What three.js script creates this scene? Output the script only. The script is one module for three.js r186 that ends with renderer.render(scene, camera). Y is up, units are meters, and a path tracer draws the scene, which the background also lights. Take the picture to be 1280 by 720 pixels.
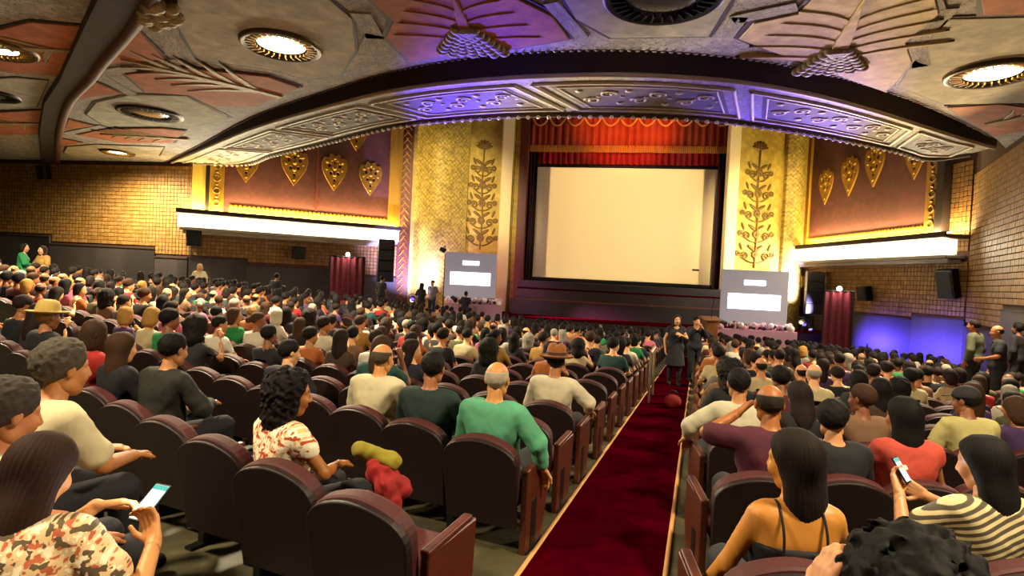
import * as THREE from 'three';
import { mergeGeometries, toCreasedNormals } from 'three/addons/utils/BufferGeometryUtils.js';
import { RoundedBoxGeometry } from 'three/addons/geometries/RoundedBoxGeometry.js';
import { RectAreaLightUniformsLib } from 'three/addons/lights/RectAreaLightUniformsLib.js';

// ---------------------------------------------------------------- camera, exposure
RectAreaLightUniformsLib.init();
const scene = new THREE.Scene();
scene.background = new THREE.Color(0x000000);
const DEG = Math.PI / 180, EYE = 1.6;
const camera = new THREE.PerspectiveCamera(53.13, 1280 / 720, 0.05, 120);
camera.rotation.order = 'YXZ';
camera.position.set(0, EYE, 0);
camera.rotation.set(-1.194 * DEG, 0, 2.8 * DEG);
camera.updateMatrixWorld(true);
scene.add(camera);
const renderer = new THREE.WebGLRenderer({ antialias: true });
renderer.toneMapping = THREE.LinearToneMapping;
renderer.toneMappingExposure = 1.0;
renderer.shadowMap.enabled = true;

// lamps that are not part of a fitting in view: purple and warm stage floods (each gets its housing further down)
const WARM = 0xffc46a, GOLD = 0xffbf4a, PURPLE = 0x7a5cff, LILAC = 0xa99cff;
function spot(x, y, d, tx, ty, td, color, cd, angle, pen = 0.6, radius = 4) {
  const l = new THREE.SpotLight(color, cd, 0, angle * DEG, pen, 2);
  l.position.set(x, y, -d); l.target.position.set(tx, ty, -td);
  l.castShadow = true; l.shadow.radius = radius; l.shadow.mapSize.set(1024, 1024);
  scene.add(l, l.target); return l;
}
function areaLight(p, dir, w, h, color, nits) {
  const l = new THREE.RectAreaLight(color, nits, w, h);
  l.position.copy(p); l.lookAt(p.clone().add(dir)); scene.add(l); return l;
}
const UNSEEN_STAGE_LAMPS = [ // x, y, depth, target x, y, depth, colour, candela, half angle
  [-3.5, 7.72, 15.9, -3.4, 4.6, 30, 0xffe2ae, 880, 19],
  [9.6, 7.72, 15.9, 13.0, 4.2, 29, 0xffe0a8, 880, 19],
  [5.8, 7.72, 15.9, 5.6, 10.0, 29.4, 0xff9a50, 1100, 13],
];
for (const a of UNSEEN_STAGE_LAMPS) spot(a[0], a[1], a[2], a[3], a[4], a[5], a[6], a[7], a[8]);  // unseen lamps, placed to light the gold piers and the valance
const UNSEEN_FLOODS = [ // unseen floods by the stage and right wall, lighting piers, soffit, dado, ceiling, apron
  [-4.7, -0.1, 26.9, -5.1, 2.6, 29.4, 0xb4aaff, 800, 42],
  [13.6, 0.0, 26.2, 14.0, 2.4, 29.0, 0xb4aaff, 1100, 20],
  [-4.6, 0.35, 26.9, 0.1, 6.6, 13.4, 0x6a4cff, 4600, 12],
  [13.2, 0.1, 25.9, 5.6, 6.6, 13.8, 0x6a4cff, 4600, 12],
  [13.3, -0.5, 21.2, 15.2, -0.7, 20.2, 0x5c48ff, 150, 56],
  [13.5, -0.5, 24.4, 15.1, -0.7, 23.6, 0x5c48ff, 150, 56],
  [10.6, -0.6, 17.4, 13.6, -0.7, 15.4, 0x5c48ff, 330, 36],
  [-4.2, 0.4, 26.5, 2.4, 5.9, 8.8, 0xffe8cc, 1900, 14],
  [12.9, 0.2, 25.5, 8.2, 5.9, 10.2, 0xffd898, 1300, 14],
  [-3.2, 2.6, 27.0, 4.0, -0.9, 26.2, 0xf070b8, 4200, 15],
];
for (const a of UNSEEN_FLOODS) spot(a[0], a[1], a[2], a[3], a[4], a[5], a[6], a[7], a[8], 0.8);

// ---------------------------------------------------------------- helpers
function at(px, py, depth) { return new THREE.Vector3((px - 640) / 720 * depth, (360 - py) / 720 * depth, -depth).applyMatrix4(camera.matrixWorld); }
function onY(px, py, y) { const p = at(px, py, 1), o = camera.position, t = (y - o.y) / (p.y - o.y); return p.sub(o).multiplyScalar(t).add(o); }
function onWall(px, py, A, B) { // vertical plane through plan points A, B = [x, depth]
  const p = at(px, py, 1), o = camera.position, n = [B[1] - A[1], -(B[0] - A[0])];
  const dx = p.x - o.x, dd = -(p.z - o.z), t = ((A[0]) * n[0] + (A[1]) * n[1]) / (dx * n[0] + dd * n[1]);
  return p.sub(o).multiplyScalar(t).add(o);
}
const V = (x, d, y) => new THREE.Vector3(x, y, -d);
let seed = 7;
function rnd() { seed = (seed * 1664525 + 1013904223) >>> 0; return seed / 4294967296; }
const rr = (a, b) => a + (b - a) * rnd();
const clamp = (x, a, b) => Math.max(a, Math.min(b, x)), lerp = (a, b, t) => a + (b - a) * t;
const smooth = (a, b, x) => { const t = clamp((x - a) / (b - a), 0, 1); return t * t * (3 - 2 * t); };
const taken = {};
function numbered(n) { const k = taken[n] = (taken[n] ?? -1) + 1; return k ? n + '_' + String(k).padStart(3, '0') : n; }
function shade(o) { o.traverse((m) => { if (m.isMesh) { m.castShadow = true; m.receiveShadow = true; } }); return o; }
function mesh(name, geo, mat, parent) {
  const m = new THREE.Mesh(Array.isArray(geo) ? merge(geo) : geo, mat);
  m.name = parent ? name : numbered(name); (parent || scene).add(m); m.castShadow = m.receiveShadow = true; return m;
}
function merge(list) {
  return mergeGeometries(list.map((g) => { const h = g.index ? g.toNonIndexed() : g; for (const k of Object.keys(h.attributes)) if (!['position', 'normal', 'uv'].includes(k)) h.deleteAttribute(k); if (!h.attributes.uv) h.setAttribute('uv', new THREE.BufferAttribute(new Float32Array(h.attributes.position.count * 2), 2)); return h; }));
}
function tag(o, label, category, group, kind) { if (label) o.userData.label = label; if (category) o.userData.category = category; if (group) o.userData.group = group; if (kind) o.userData.kind = kind; return o; }
function thing(name, label, category, p, turn = 0, group) {
  const g = new THREE.Group(); g.name = numbered(name); scene.add(g); if (p) g.position.copy(p); g.rotation.y = turn;
  return tag(g, label, category, group);
}
function structure(name, geo, mat, parent) { const m = mesh(name, geo, mat, parent); if (!parent) m.userData.kind = 'structure'; return m; }
function box(w, h, d, x = 0, y = 0, z = 0, bevel = 0) { const g = bevel ? new RoundedBoxGeometry(w, h, d, 2, bevel) : new THREE.BoxGeometry(w, h, d); g.translate(x, y, z); return g; }
function tube(pts, r, seg = 24, rad = 6, closed = false) { return new THREE.TubeGeometry(new THREE.CatmullRomCurve3(pts, closed), seg, r, rad, closed); }
// prism over a plan polygon (points [x, depth]) from y0 to y1, uv in metres
function prism(pts, y0, y1, bevel = 0) {
  const s = new THREE.Shape(pts.map((p) => new THREE.Vector2(p[0], p[1])));
  const g = new THREE.ExtrudeGeometry(s, { depth: y1 - y0 - 2 * bevel, bevelEnabled: bevel > 0, bevelSize: bevel, bevelThickness: bevel, bevelSegments: 1, bevelOffset: -bevel });
  g.applyMatrix4(new THREE.Matrix4().set(1, 0, 0, 0, 0, 0, 1, y0 + bevel, 0, -1, 0, 0, 0, 0, 0, 1));
  return g;
}
// thick wall along plan points, thickness t to the left of the walking direction
function wallGeo(pts, y0, y1, t) {
  const out = [];
  for (let i = 0; i < pts.length - 1; i++) {
    const [ax, ad] = pts[i], [bx, bd] = pts[i + 1], L = Math.hypot(bx - ax, bd - ad), nx = -(bd - ad) / L * t, nd = (bx - ax) / L * t;
    const g = new THREE.BoxGeometry(L + Math.abs(t) * 0.6, y1 - y0, Math.abs(t));
    const uv = g.attributes.uv; for (let k = 0; k < uv.count; k++) uv.setXY(k, uv.getX(k) * L, uv.getY(k) * (y1 - y0));
    g.rotateY(Math.atan2(bd - ad, bx - ax)); g.translate((ax + bx) / 2 + nx / 2, (y0 + y1) / 2, -((ad + bd) / 2 + nd / 2)); out.push(g);
  }
  return merge(out);
}
// a frame on a wall: local x along the wall, y up, z towards the hall
function wallFrame(A, B) {
  const L = Math.hypot(B[0] - A[0], B[1] - A[1]), ux = (B[0] - A[0]) / L, ud = (B[1] - A[1]) / L;
  const X = new THREE.Vector3(ux, 0, -ud), Y = new THREE.Vector3(0, 1, 0), Z = X.clone().cross(Y);
  const m = new THREE.Matrix4().makeBasis(X, Y, Z).setPosition(A[0], 0, -A[1]);
  return { m, L, inv: m.clone().invert(), turn: Math.atan2(ud, ux) };
}
// ---- textures
function hash2(x, y) { let h = (x * 374761393 + y * 668265263) | 0; h = Math.imul(h ^ (h >>> 13), 1274126177); return ((h ^ (h >>> 16)) >>> 0) / 4294967296; }
function vnoise(x, y, p) { const xi = Math.floor(x), yi = Math.floor(y), fx = x - xi, fy = y - yi, u = fx * fx * (3 - 2 * fx), v = fy * fy * (3 - 2 * fy), w = (n) => ((n % p) + p) % p; const a = hash2(w(xi), w(yi)), b = hash2(w(xi + 1), w(yi)), c = hash2(w(xi), w(yi + 1)), d = hash2(w(xi + 1), w(yi + 1)); return lerp(lerp(a, b, u), lerp(c, d, u), v); }
function fbm(x, y, p, oct = 4) { let s = 0, a = 0.5, n = 0; for (let i = 0; i < oct; i++) { s += a * vnoise(x, y, p); n += a; x *= 2; y *= 2; p *= 2; a *= 0.5; } return s / n; }
function tex(size, fn, rep = [1, 1], srgb = true) {
  const d = new Uint8Array(size * size * 4);
  for (let j = 0; j < size; j++) for (let i = 0; i < size; i++) { const c = fn(i / size, j / size), o = (j * size + i) * 4; for (let k = 0; k < 3; k++) d[o + k] = clamp(Math.round((Array.isArray(c) ? c[k] : c) * 255), 0, 255); d[o + 3] = 255; }
  const t = new THREE.DataTexture(d, size, size); t.wrapS = t.wrapT = THREE.RepeatWrapping; t.magFilter = t.minFilter = THREE.LinearFilter; t.repeat.set(rep[0], rep[1]);
  if (srgb) t.colorSpace = THREE.SRGBColorSpace; t.needsUpdate = true; return t;
}
const std = (o) => new THREE.MeshStandardMaterial({ roughness: 0.7, ...o });
const grainTone = tex(256, (u, v) => 0.72 + 0.28 * fbm(u * 8, v * 8, 8, 5), [0.7, 0.7]);
const speckle = tex(256, (u, v) => { const n = fbm(u * 16, v * 16, 16, 3), s = vnoise(u * 64, v * 64, 64); return clamp(0.62 + 0.3 * n + (s > 0.78 ? -0.25 : 0) + (s < 0.12 ? 0.15 : 0), 0, 1); }, [0.6, 0.6]);
const bumpNoise = tex(256, (u, v) => fbm(u * 32, v * 32, 32, 3), [1, 1], false);
const damask = tex(256, (u, v) => { const a = Math.sin(u * 16 * Math.PI) * Math.sin(v * 16 * Math.PI), b = Math.sin((u + v) * 24 * Math.PI) * Math.sin((u - v) * 24 * Math.PI); return clamp(0.6 + 0.25 * a + 0.2 * b + 0.35 * (fbm(u * 16, v * 16, 16, 3) - 0.5), 0, 1); }, [0.55, 0.55]);
const damaskSoft = tex(256, (u, v) => { const a = Math.sin(u * 16 * Math.PI) * Math.sin(v * 16 * Math.PI), n = fbm(u * 20, v * 20, 20, 3); return clamp(0.8 + 0.1 * a + 0.5 * (n - 0.5), 0, 1); }, [0.55, 0.55]);
const damaskBump = damask.clone(); damaskBump.colorSpace = THREE.NoColorSpace; damaskBump.needsUpdate = true;
// ---------------------------------------------------------------- plan of the hall ([x, depth] from the camera)
const CEIL = 5.9, SOFFIT = 5.9, TOP = 13;
const LW0 = [-27, 27.6], LW1 = [-14.3, 25.4];            // tiled wall on the left
const LP1 = [-5.9, 29.9];                                 // left panelled wall ends at the stage
const RW0 = [12.7, 14.3], RW1 = [15.2, 19.2], RP1 = [14.75, 29.3];
const RWB = [6.6, -4.5], LWB = [-27, -4.5];               // rear corners
const AX = Math.sin(17 * DEG), AD = Math.cos(17 * DEG);   // hall axis (direction of the aisle)
function floorY(x, d) {
  const s = d * AD + x * AX, u = x * AD - d * AX;
  const q = Math.max(0, -u - 4.5 + 0.6); const bank = q < 1.2 ? 0.06 * q * q / 2.4 : 0.06 * (q - 0.6);
  return -0.058 * Math.max(-3, s) + bank - 0.06 * smooth(0.5, 1.6, u) - 0.14 * smooth(1.6, 6, u);
}
// ---- materials of the shell
const M = {};
M.concrete = std({ color: 0x5c573f, map: tex(512, (u, v) => { const n = fbm(u * 6, v * 6, 6, 5), s = fbm(u * 40, v * 40, 40, 2), w = smooth(0.56, 0.7, fbm(u * 10 + 3, v * 10, 10, 4)); const k = 0.55 + 0.4 * n + 0.12 * (s - 0.5) + 0.18 * w; return [k, k * 0.97, k * 0.9]; }, [0.35, 0.35]), roughness: 0.62, bumpMap: bumpNoise, bumpScale: 0.004 });
M.plaster = std({ color: 0xd6d0ca, map: speckle, bumpMap: bumpNoise, bumpScale: 0.006, roughness: 0.85 });
M.field = std({ color: 0xcdc8b6, map: grainTone, bumpMap: bumpNoise, bumpScale: 0.003, roughness: 0.85 });
M.terracotta = std({ color: 0xcc784a, map: grainTone, roughness: 0.8 });
M.cream = std({ color: 0xeed49a, map: grainTone, roughness: 0.8 });
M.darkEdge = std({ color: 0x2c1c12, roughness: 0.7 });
M.beam = std({ color: 0x33241a, map: grainTone, roughness: 0.75 });
M.ridge = std({ color: 0x4e2a16, roughness: 0.7 });
M.leaf = std({ color: 0xc4ac78, map: speckle, roughness: 0.6, metalness: 0.25 });
M.leafPale = std({ color: 0xd0c4b4, map: speckle, roughness: 0.65 });
M.soffit = std({ color: 0xcfc4b0, map: speckle, roughness: 0.75 });
M.soffitRelief = std({ color: 0xe0d2b4, map: grainTone, roughness: 0.6, metalness: 0.15 });
M.recess = std({ color: 0x6e5e50, map: grainTone, roughness: 0.85 });
M.bead = std({ color: 0xe8dcc0, roughness: 0.35 });
M.grout = std({ color: 0x3a2412, roughness: 0.9 });
M.tile = std({ color: 0xffffff, roughness: 0.62 });
M.dado = std({ color: 0x3c3634, map: tex(256, (u, v) => { const n = fbm(u * 24, v * 3, 24, 4), m = fbm(u * 8 + 3, v * 4, 8, 3); return clamp(0.45 + 0.5 * n + 0.35 * (m - 0.4), 0, 1); }, [0.25, 0.3]), roughness: 0.55 });
M.panel = std({ color: 0x5a2a1c, map: grainTone, bumpMap: bumpNoise, bumpScale: 0.006, roughness: 0.75 });
M.gold = std({ color: 0xc99a2e, map: grainTone, roughness: 0.4, metalness: 0.55 });
M.goldLeaf = std({ color: 0xa87c28, map: grainTone, roughness: 0.45, metalness: 0.5 });
M.goldWall = std({ color: 0xd2b850, map: damaskSoft, bumpMap: damaskBump, bumpScale: 0.015, roughness: 0.55, metalness: 0.15 });
M.goldPanel = std({ color: 0xdcc04e, map: grainTone, bumpMap: bumpNoise, bumpScale: 0.01, roughness: 0.55, metalness: 0.15 });
M.ornament = std({ color: 0x8a6c26, map: grainTone, roughness: 0.5, metalness: 0.35 });
M.creamStripe = std({ color: 0xf0dca0, roughness: 0.55 });
M.wood = std({ color: 0x6a2c14, map: grainTone, roughness: 0.5 });
M.black = std({ color: 0x0b0a0b, roughness: 0.7 });
M.blackMetal = std({ color: 0x121214, roughness: 0.45, metalness: 0.4 });
M.upper = std({ color: 0x4a3020, roughness: 0.9 });
M.lamp = new THREE.MeshStandardMaterial({ color: 0xfff4dc, emissive: 0xfff2d4, emissiveIntensity: 9, roughness: 0.5 });
M.lampOff = new THREE.MeshStandardMaterial({ color: 0x4b4a48, roughness: 0.25, metalness: 0.2 });
M.bronze = std({ color: 0x4a3a1a, roughness: 0.4, metalness: 0.6 });
M.strip = new THREE.MeshStandardMaterial({ color: 0xfff2cc, emissive: 0xffebc0, emissiveIntensity: 3.5, roughness: 0.5 });

// ---- floor: a heightfield with thickness
{
  const nx = 84, nd = 74, x0 = -28.5, x1 = 19.5, d0 = -5, d1 = 32.5, pos = [], uv = [], idx = [];
  for (let j = 0; j <= nd; j++) for (let i = 0; i <= nx; i++) { const x = lerp(x0, x1, i / nx), d = lerp(d0, d1, j / nd); pos.push(x, floorY(x, d), -d); uv.push(x, d); }
  const W = nx + 1; for (let j = 0; j < nd; j++) for (let i = 0; i < nx; i++) { const a = j * W + i; idx.push(a, a + 1, a + W + 1, a, a + W + 1, a + W); }
  const n = pos.length / 3, ring = []; // skirt and bottom
  for (let i = 0; i <= nx; i++) ring.push(i); for (let j = 1; j <= nd; j++) ring.push(j * W + nx); for (let i = nx - 1; i >= 0; i--) ring.push(nd * W + i); for (let j = nd - 1; j > 0; j--) ring.push(j * W);
  for (const r of ring) { pos.push(pos[r * 3], -3.2, pos[r * 3 + 2]); uv.push(uv[r * 2], uv[r * 2 + 1]); }
  for (let k = 0; k < ring.length; k++) { const a = ring[k], b = ring[(k + 1) % ring.length], c = n + k, e = n + (k + 1) % ring.length; idx.push(a, c, b, b, c, e); }
  pos.push(0, -3.2, -14); uv.push(0, 0); for (let k = 0; k < ring.length; k++) idx.push(n + k, n + ring.length, n + (k + 1) % ring.length);
  const g = new THREE.BufferGeometry(); g.setAttribute('position', new THREE.Float32BufferAttribute(pos, 3)); g.setAttribute('uv', new THREE.Float32BufferAttribute(uv, 2)); g.setIndex(idx); g.computeVertexNormals();
  structure('floor', g, M.concrete);
}
// ---- outer walls and the high ceiling over the stage half
const wallLeft = structure('wall_left', wallGeo([LWB, LW0, LW1], -3, TOP, 0.3), M.grout);
const wallRight = structure('wall_right', wallGeo([RW1, RW0, RWB], -3, TOP, 0.3), M.grout);
structure('wall_back', wallGeo([RWB, LWB], -3, TOP, 0.3), M.upper);
const panelLeft = structure('wall_panelled_left', wallGeo([LW1, LP1], -3, TOP, 0.3), M.panel);
const panelRight = structure('wall_panelled_right', wallGeo([RP1, RW1], -3, TOP, 0.3), M.panel);
structure('ceiling_high', box(52, 0.3, 42, -4.5, TOP + 0.15, -14), M.upper);

// ---- low ceiling (underside of the balcony) with its curved drop
const pxCurve = (pts, y, n) => { const c = new THREE.CatmullRomCurve3(pts.map(([a, b]) => onY(a, b, y)), false, 'centripetal'); return c.getSpacedPoints(n); };
const FN = 120;
const F = pxCurve([[196, 207], [250, 180], [320, 143], [400, 115], [500, 86], [600, 70], [700, 63], [770, 62], [850, 65], [920, 71], [1000, 84], [1080, 104], [1150, 128], [1200, 150], [1246, 174]], CEIL, FN);
const F2 = pxCurve([[200, 209], [250, 188], [320, 159], [400, 135], [500, 111], [600, 99], [700, 93], [770, 92], [850, 95], [920, 101], [1000, 114], [1080, 134], [1150, 156], [1200, 172], [1243, 184]], SOFFIT, FN);
const Bd = pxCurve([[240, 203], [305, 204], [340, 193], [400, 179], [450, 166], [500, 155], [560, 148], [640, 143], [760, 142], [850, 145], [900, 149], [960, 157], [1000, 163], [1060, 174], [1120, 187], [1165, 198], [1214, 192]], SOFFIT, FN);
const plan = (p) => [p.x, -p.z];
{
  const back = [[15.0, 17.5], [9.5, 5], [8.6, -4.4], [-26.9, -4.4], [-26.9, 27.4]];
  const low = structure('ceiling', prism([...F.map(plan), ...back.slice(0)], CEIL, CEIL + 0.5), M.plaster);
  low.name = 'ceiling';
  // recess lining coloured dark for the shade of the unlit gap, and soffit slab
  const lining = F2.map(plan), inner = F2.map((p) => { const q = plan(p); return [q[0], q[1] - 0.08]; });
  const fa = mesh('recess_shade_lining', merge([prism([...lining, ...inner.reverse()], CEIL + 0.02, CEIL + 0.62), prism([...F.map(plan), ...F2.slice().reverse().map(plan)], CEIL + 0.56, CEIL + 0.66)]), M.darkEdge, low);
  const slab = mesh('balcony_soffit', prism([...F2.map(plan), ...Bd.slice().reverse().map(plan)], SOFFIT, SOFFIT + 0.5), M.soffit, low);
  // parapet above the lip
  const out = Bd.map(plan), inn = Bd.map((p) => { const q = plan(p); return [q[0], q[1] - 0.25]; });
  mesh('parapet', prism([...out, ...inn.reverse()], SOFFIT + 0.5, SOFFIT + 1.5), M.soffit, low);
  // fringe of small hanging leaves along the top of the drop
  const fr = [];
  for (let i = 1; i < FN - 1; i += 1) for (const s of [0, 0.5]) {
    const p = F[i].clone().lerp(F[i + 1], s), t = F[i + 1].clone().sub(F[i]).normalize(), nrm = new THREE.Vector3(-t.z, 0, t.x); if (nrm.z < 0) nrm.negate();
    const L = 0.1 + 0.05 * hash2(i, s * 10); const g = new THREE.ConeGeometry(0.05, L, 5); g.scale(1, 1, 0.5); g.rotateX(Math.PI * 0.6); g.rotateY(Math.atan2(nrm.x, nrm.z)); g.translate(p.x + nrm.x * 0.02, CEIL - 0.02, p.z + nrm.z * 0.02); fr.push(g);
  }
  tag(mesh('leaf_fringe', fr, M.ridge, fa), null, null, null, 'stuff');
  // moulding between drop and soffit, bead row on the lip
  const path = F2.map((p) => new THREE.Vector3(p.x, SOFFIT - 0.02, p.z + 0.0));
  mesh('edge_moulding', tube(path, 0.06, 160, 6), M.soffitRelief, slab);
  mesh('lip_moulding', tube(Bd.map((p) => new THREE.Vector3(p.x, SOFFIT - 0.03, p.z)), 0.07, 160, 6), M.recess, slab);
  const bc = new THREE.CatmullRomCurve3(Bd), beads = [];
  for (let i = 4; i < 116; i++) { const p = bc.getPointAt(i / 120), g = new THREE.SphereGeometry(0.055, 8, 6); g.translate(p.x, SOFFIT - 0.09, p.z + 0.02); beads.push(g); }
  tag(mesh('bead_row', beads, M.bead, slab), null, null, null, 'stuff');
  // panels along the soffit: frames and scroll relief, in (t, w) coordinates
  const Fc = new THREE.CatmullRomCurve3(F2), Bc = new THREE.CatmullRomCurve3(Bd);
  const SP = (t, w) => { const a = Fc.getPointAt(clamp(t, 0, 1)), b = Bc.getPointAt(clamp(t, 0, 1)); const q = a.lerp(b, w); q.y = SOFFIT - 0.012; return q; };
  const bar = (t0, w0, t1, w1, r) => tube([0, 0.33, 0.67, 1].map((k) => SP(lerp(t0, t1, k), lerp(w0, w1, k))), r, 12, 5);
  const spiral = (t, w, dir, size, r) => { const pts = []; const c = SP(t, w), e = SP(t + 0.004, w).sub(c).normalize(), f = new THREE.Vector3(-e.z, 0, e.x); for (let k = 0; k <= 18; k++) { const a = k / 18 * Math.PI * 2.8, q = size * (1 - k / 22); pts.push(c.clone().addScaledVector(e, q * Math.cos(a) * dir).addScaledVector(f, q * Math.sin(a))); } return tube(pts, r, 26, 5); };
  const blobAt = (t, w, r) => { const g = new THREE.SphereGeometry(r, 8, 6); g.scale(1, 0.4, 1); const p = SP(t, w); g.translate(p.x, p.y, p.z); return g; };
  const cuts = [0.02, 0.2, 0.335, 0.47, 0.6, 0.735, 0.9, 0.985];
  for (let c = 0; c < cuts.length - 1; c++) {
    const t0 = cuts[c] + 0.006, t1 = cuts[c + 1] - 0.006, framed = c % 2 === 1 || c === 2 || c === 4;
    const rec = []; for (let k = 0; k <= 10; k++) rec.push(plan(SP(lerp(t0 + 0.008, t1 - 0.008, k / 10), 0.24))); for (let k = 10; k >= 0; k--) rec.push(plan(SP(lerp(t0 + 0.008, t1 - 0.008, k / 10), 0.8)));
    const pan = mesh('soffit_panel', prism(rec, SOFFIT - 0.008, SOFFIT + 0.05), framed ? M.recess : M.soffit, low);
    const fr2 = [bar(t0, 0.18, t1, 0.18, 0.045), bar(t0, 0.86, t1, 0.86, 0.045), bar(t0, 0.18, t0, 0.86, 0.05), bar(t1, 0.18, t1, 0.86, 0.05)];
    if (framed) fr2.push(bar(t0 + 0.012, 0.26, t1 - 0.012, 0.26, 0.025), bar(t0 + 0.012, 0.78, t1 - 0.012, 0.78, 0.025), bar(t0 + 0.012, 0.26, t0 + 0.012, 0.78, 0.025), bar(t1 - 0.012, 0.26, t1 - 0.012, 0.78, 0.025));
    mesh('frame', fr2, M.soffitRelief, pan);
    const sc = [], n = Math.max(4, Math.round((t1 - t0) / 0.021));
    for (let k = 0; k < n; k++) { const t = lerp(t0 + 0.022, t1 - 0.022, k / (n - 1)); sc.push(spiral(t, k % 2 ? 0.43 : 0.58, k % 2 ? 1 : -1, 0.2, 0.03), blobAt(t, k % 2 ? 0.66 : 0.36, 0.09), blobAt(t + 0.007, 0.5, 0.06)); }
    mesh('scroll_relief', sc, M.soffitRelief, pan);
  }
}
// ---- ceiling ornament: plates traced on the ceiling plane, each with its own thickness
const ceilingMesh = scene.getObjectByName('ceiling');
function pixPoly(pts) { return pts.map(([a, b]) => plan(onY(a, b, CEIL))); }
function grow(poly, m) { const cx = poly.reduce((s, p) => s + p[0], 0) / poly.length, cd = poly.reduce((s, p) => s + p[1], 0) / poly.length; return poly.map((p) => { const L = Math.hypot(p[0] - cx, p[1] - cd); return [cx + (p[0] - cx) * (1 + m / L), cd + (p[1] - cd) * (1 + m / L)]; }); }
function plate(name, pix, mat, h, edge) {
  const poly = pixPoly(pix);
  const m = mesh(name, prism(poly, CEIL - h, CEIL + 0.02, 0.012), mat, ceilingMesh);
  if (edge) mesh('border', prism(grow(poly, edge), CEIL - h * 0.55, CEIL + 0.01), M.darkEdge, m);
  return m;
}
// raised zigzag fields round the lamps
plate('ceiling_field', [[222, -8], [219, 26], [247, 74], [300, 80], [340, 86], [384, 98], [425, 92], [444, 62], [440, 22], [404, -8]], M.field, 0.03, 0.07);
plate('ceiling_field', [[108, 142], [120, 127], [165, 117], [232, 119], [262, 134], [288, 147], [240, 157], [130, 156]], M.field, 0.03, 0.08);
plate('ceiling_field', [[1142, 74], [1182, 22], [1230, 21], [1300, 19], [1300, 127], [1180, 129], [1122, 106]], M.field, 0.03, 0.07);
plate('ceiling_field', [[702, -8], [720, 22], [764, 46], [886, 44], [898, 24], [918, -8]], M.field, 0.03, 0.07);
plate('ceiling_field', [[80, 190], [84, 183], [120, 180], [205, 183], [198, 194], [92, 198]], M.field, 0.03, 0.08);
plate('ceiling_field', [[-20, 98], [20, 96], [60, 100], [46, 132], [-20, 134]], M.field, 0.03, 0.07);
// terracotta panels
const TP = {
  a: [[168, 31], [129, 77], [206, 72]], b: [[112, 98], [91, 122], [151, 115]],
  c: [[157, 91], [225, 83], [290, 89], [335, 94], [374, 108], [318, 132], [262, 130], [238, 117], [182, 113]],
  d: [[97, 167], [130, 160], [200, 159], [232, 162], [216, 177], [150, 177]],
  e: [[79, 161], [86, 148], [117, 156]], f: [[74, 182], [76, 172], [101, 177]],
  g: [[-20, 40], [36, 25], [104, 31], [74, 92], [10, 88], [-20, 84]], h: [[-20, 140], [52, 136], [54, 166], [-20, 168]],
  i: [[456, -10], [636, -10], [690, 17], [712, 46], [640, 58], [512, 74], [482, 44], [492, 24]],
  k: [[1184, 132], [1250, 128], [1300, 134], [1300, 158], [1244, 168], [1206, 146]], l: [[1226, -10], [1300, -10], [1300, 14], [1230, 15]],
};
const plates = {};
for (const k of Object.keys(TP)) plates[k] = plate('terracotta_panel', TP[k], M.terracotta, 0.05, 0.1);
plates.j = plate('cream_panel', [[924, 46], [942, 26], [998, 14], [1022, -10], [1168, -10], [1174, 14], [1132, 50], [1140, 74], [1122, 98], [1106, 112], [1040, 88], [966, 62]], M.cream, 0.05, 0.1);
// zigzag bands
const band = (pix, w) => { const p = pix.map(([a, b]) => { const q = onY(a, b, CEIL); q.y = CEIL - 0.005; return q; }), out = []; for (let i = 0; i < p.length - 1; i++) { const d = p[i + 1].clone().sub(p[i]), L = d.length(), g = new THREE.BoxGeometry(L + w * 0.5, 0.05, w); g.rotateY(-Math.atan2(d.z, d.x)); const c = p[i].clone().add(p[i + 1]).multiplyScalar(0.5); g.translate(c.x, c.y, c.z); out.push(g); } mesh('zigzag_band', out, M.plaster, ceilingMesh); };
band([[110, 92], [170, 84], [222, 76]], 0.3); band([[118, 90], [165, 117]], 0.3); band([[206, 20], [218, 68]], 0.35); band([[452, 18], [468, 44], [458, 66]], 0.35); band([[690, 4], [726, 44]], 0.25); band([[908, 42], [922, 22], [990, 8]], 0.3); band([[1182, 12], [1146, 54], [1152, 80]], 0.3); band([[80, 167], [128, 157]], 0.25); band([[78, 169], [118, 178]], 0.25);
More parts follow.
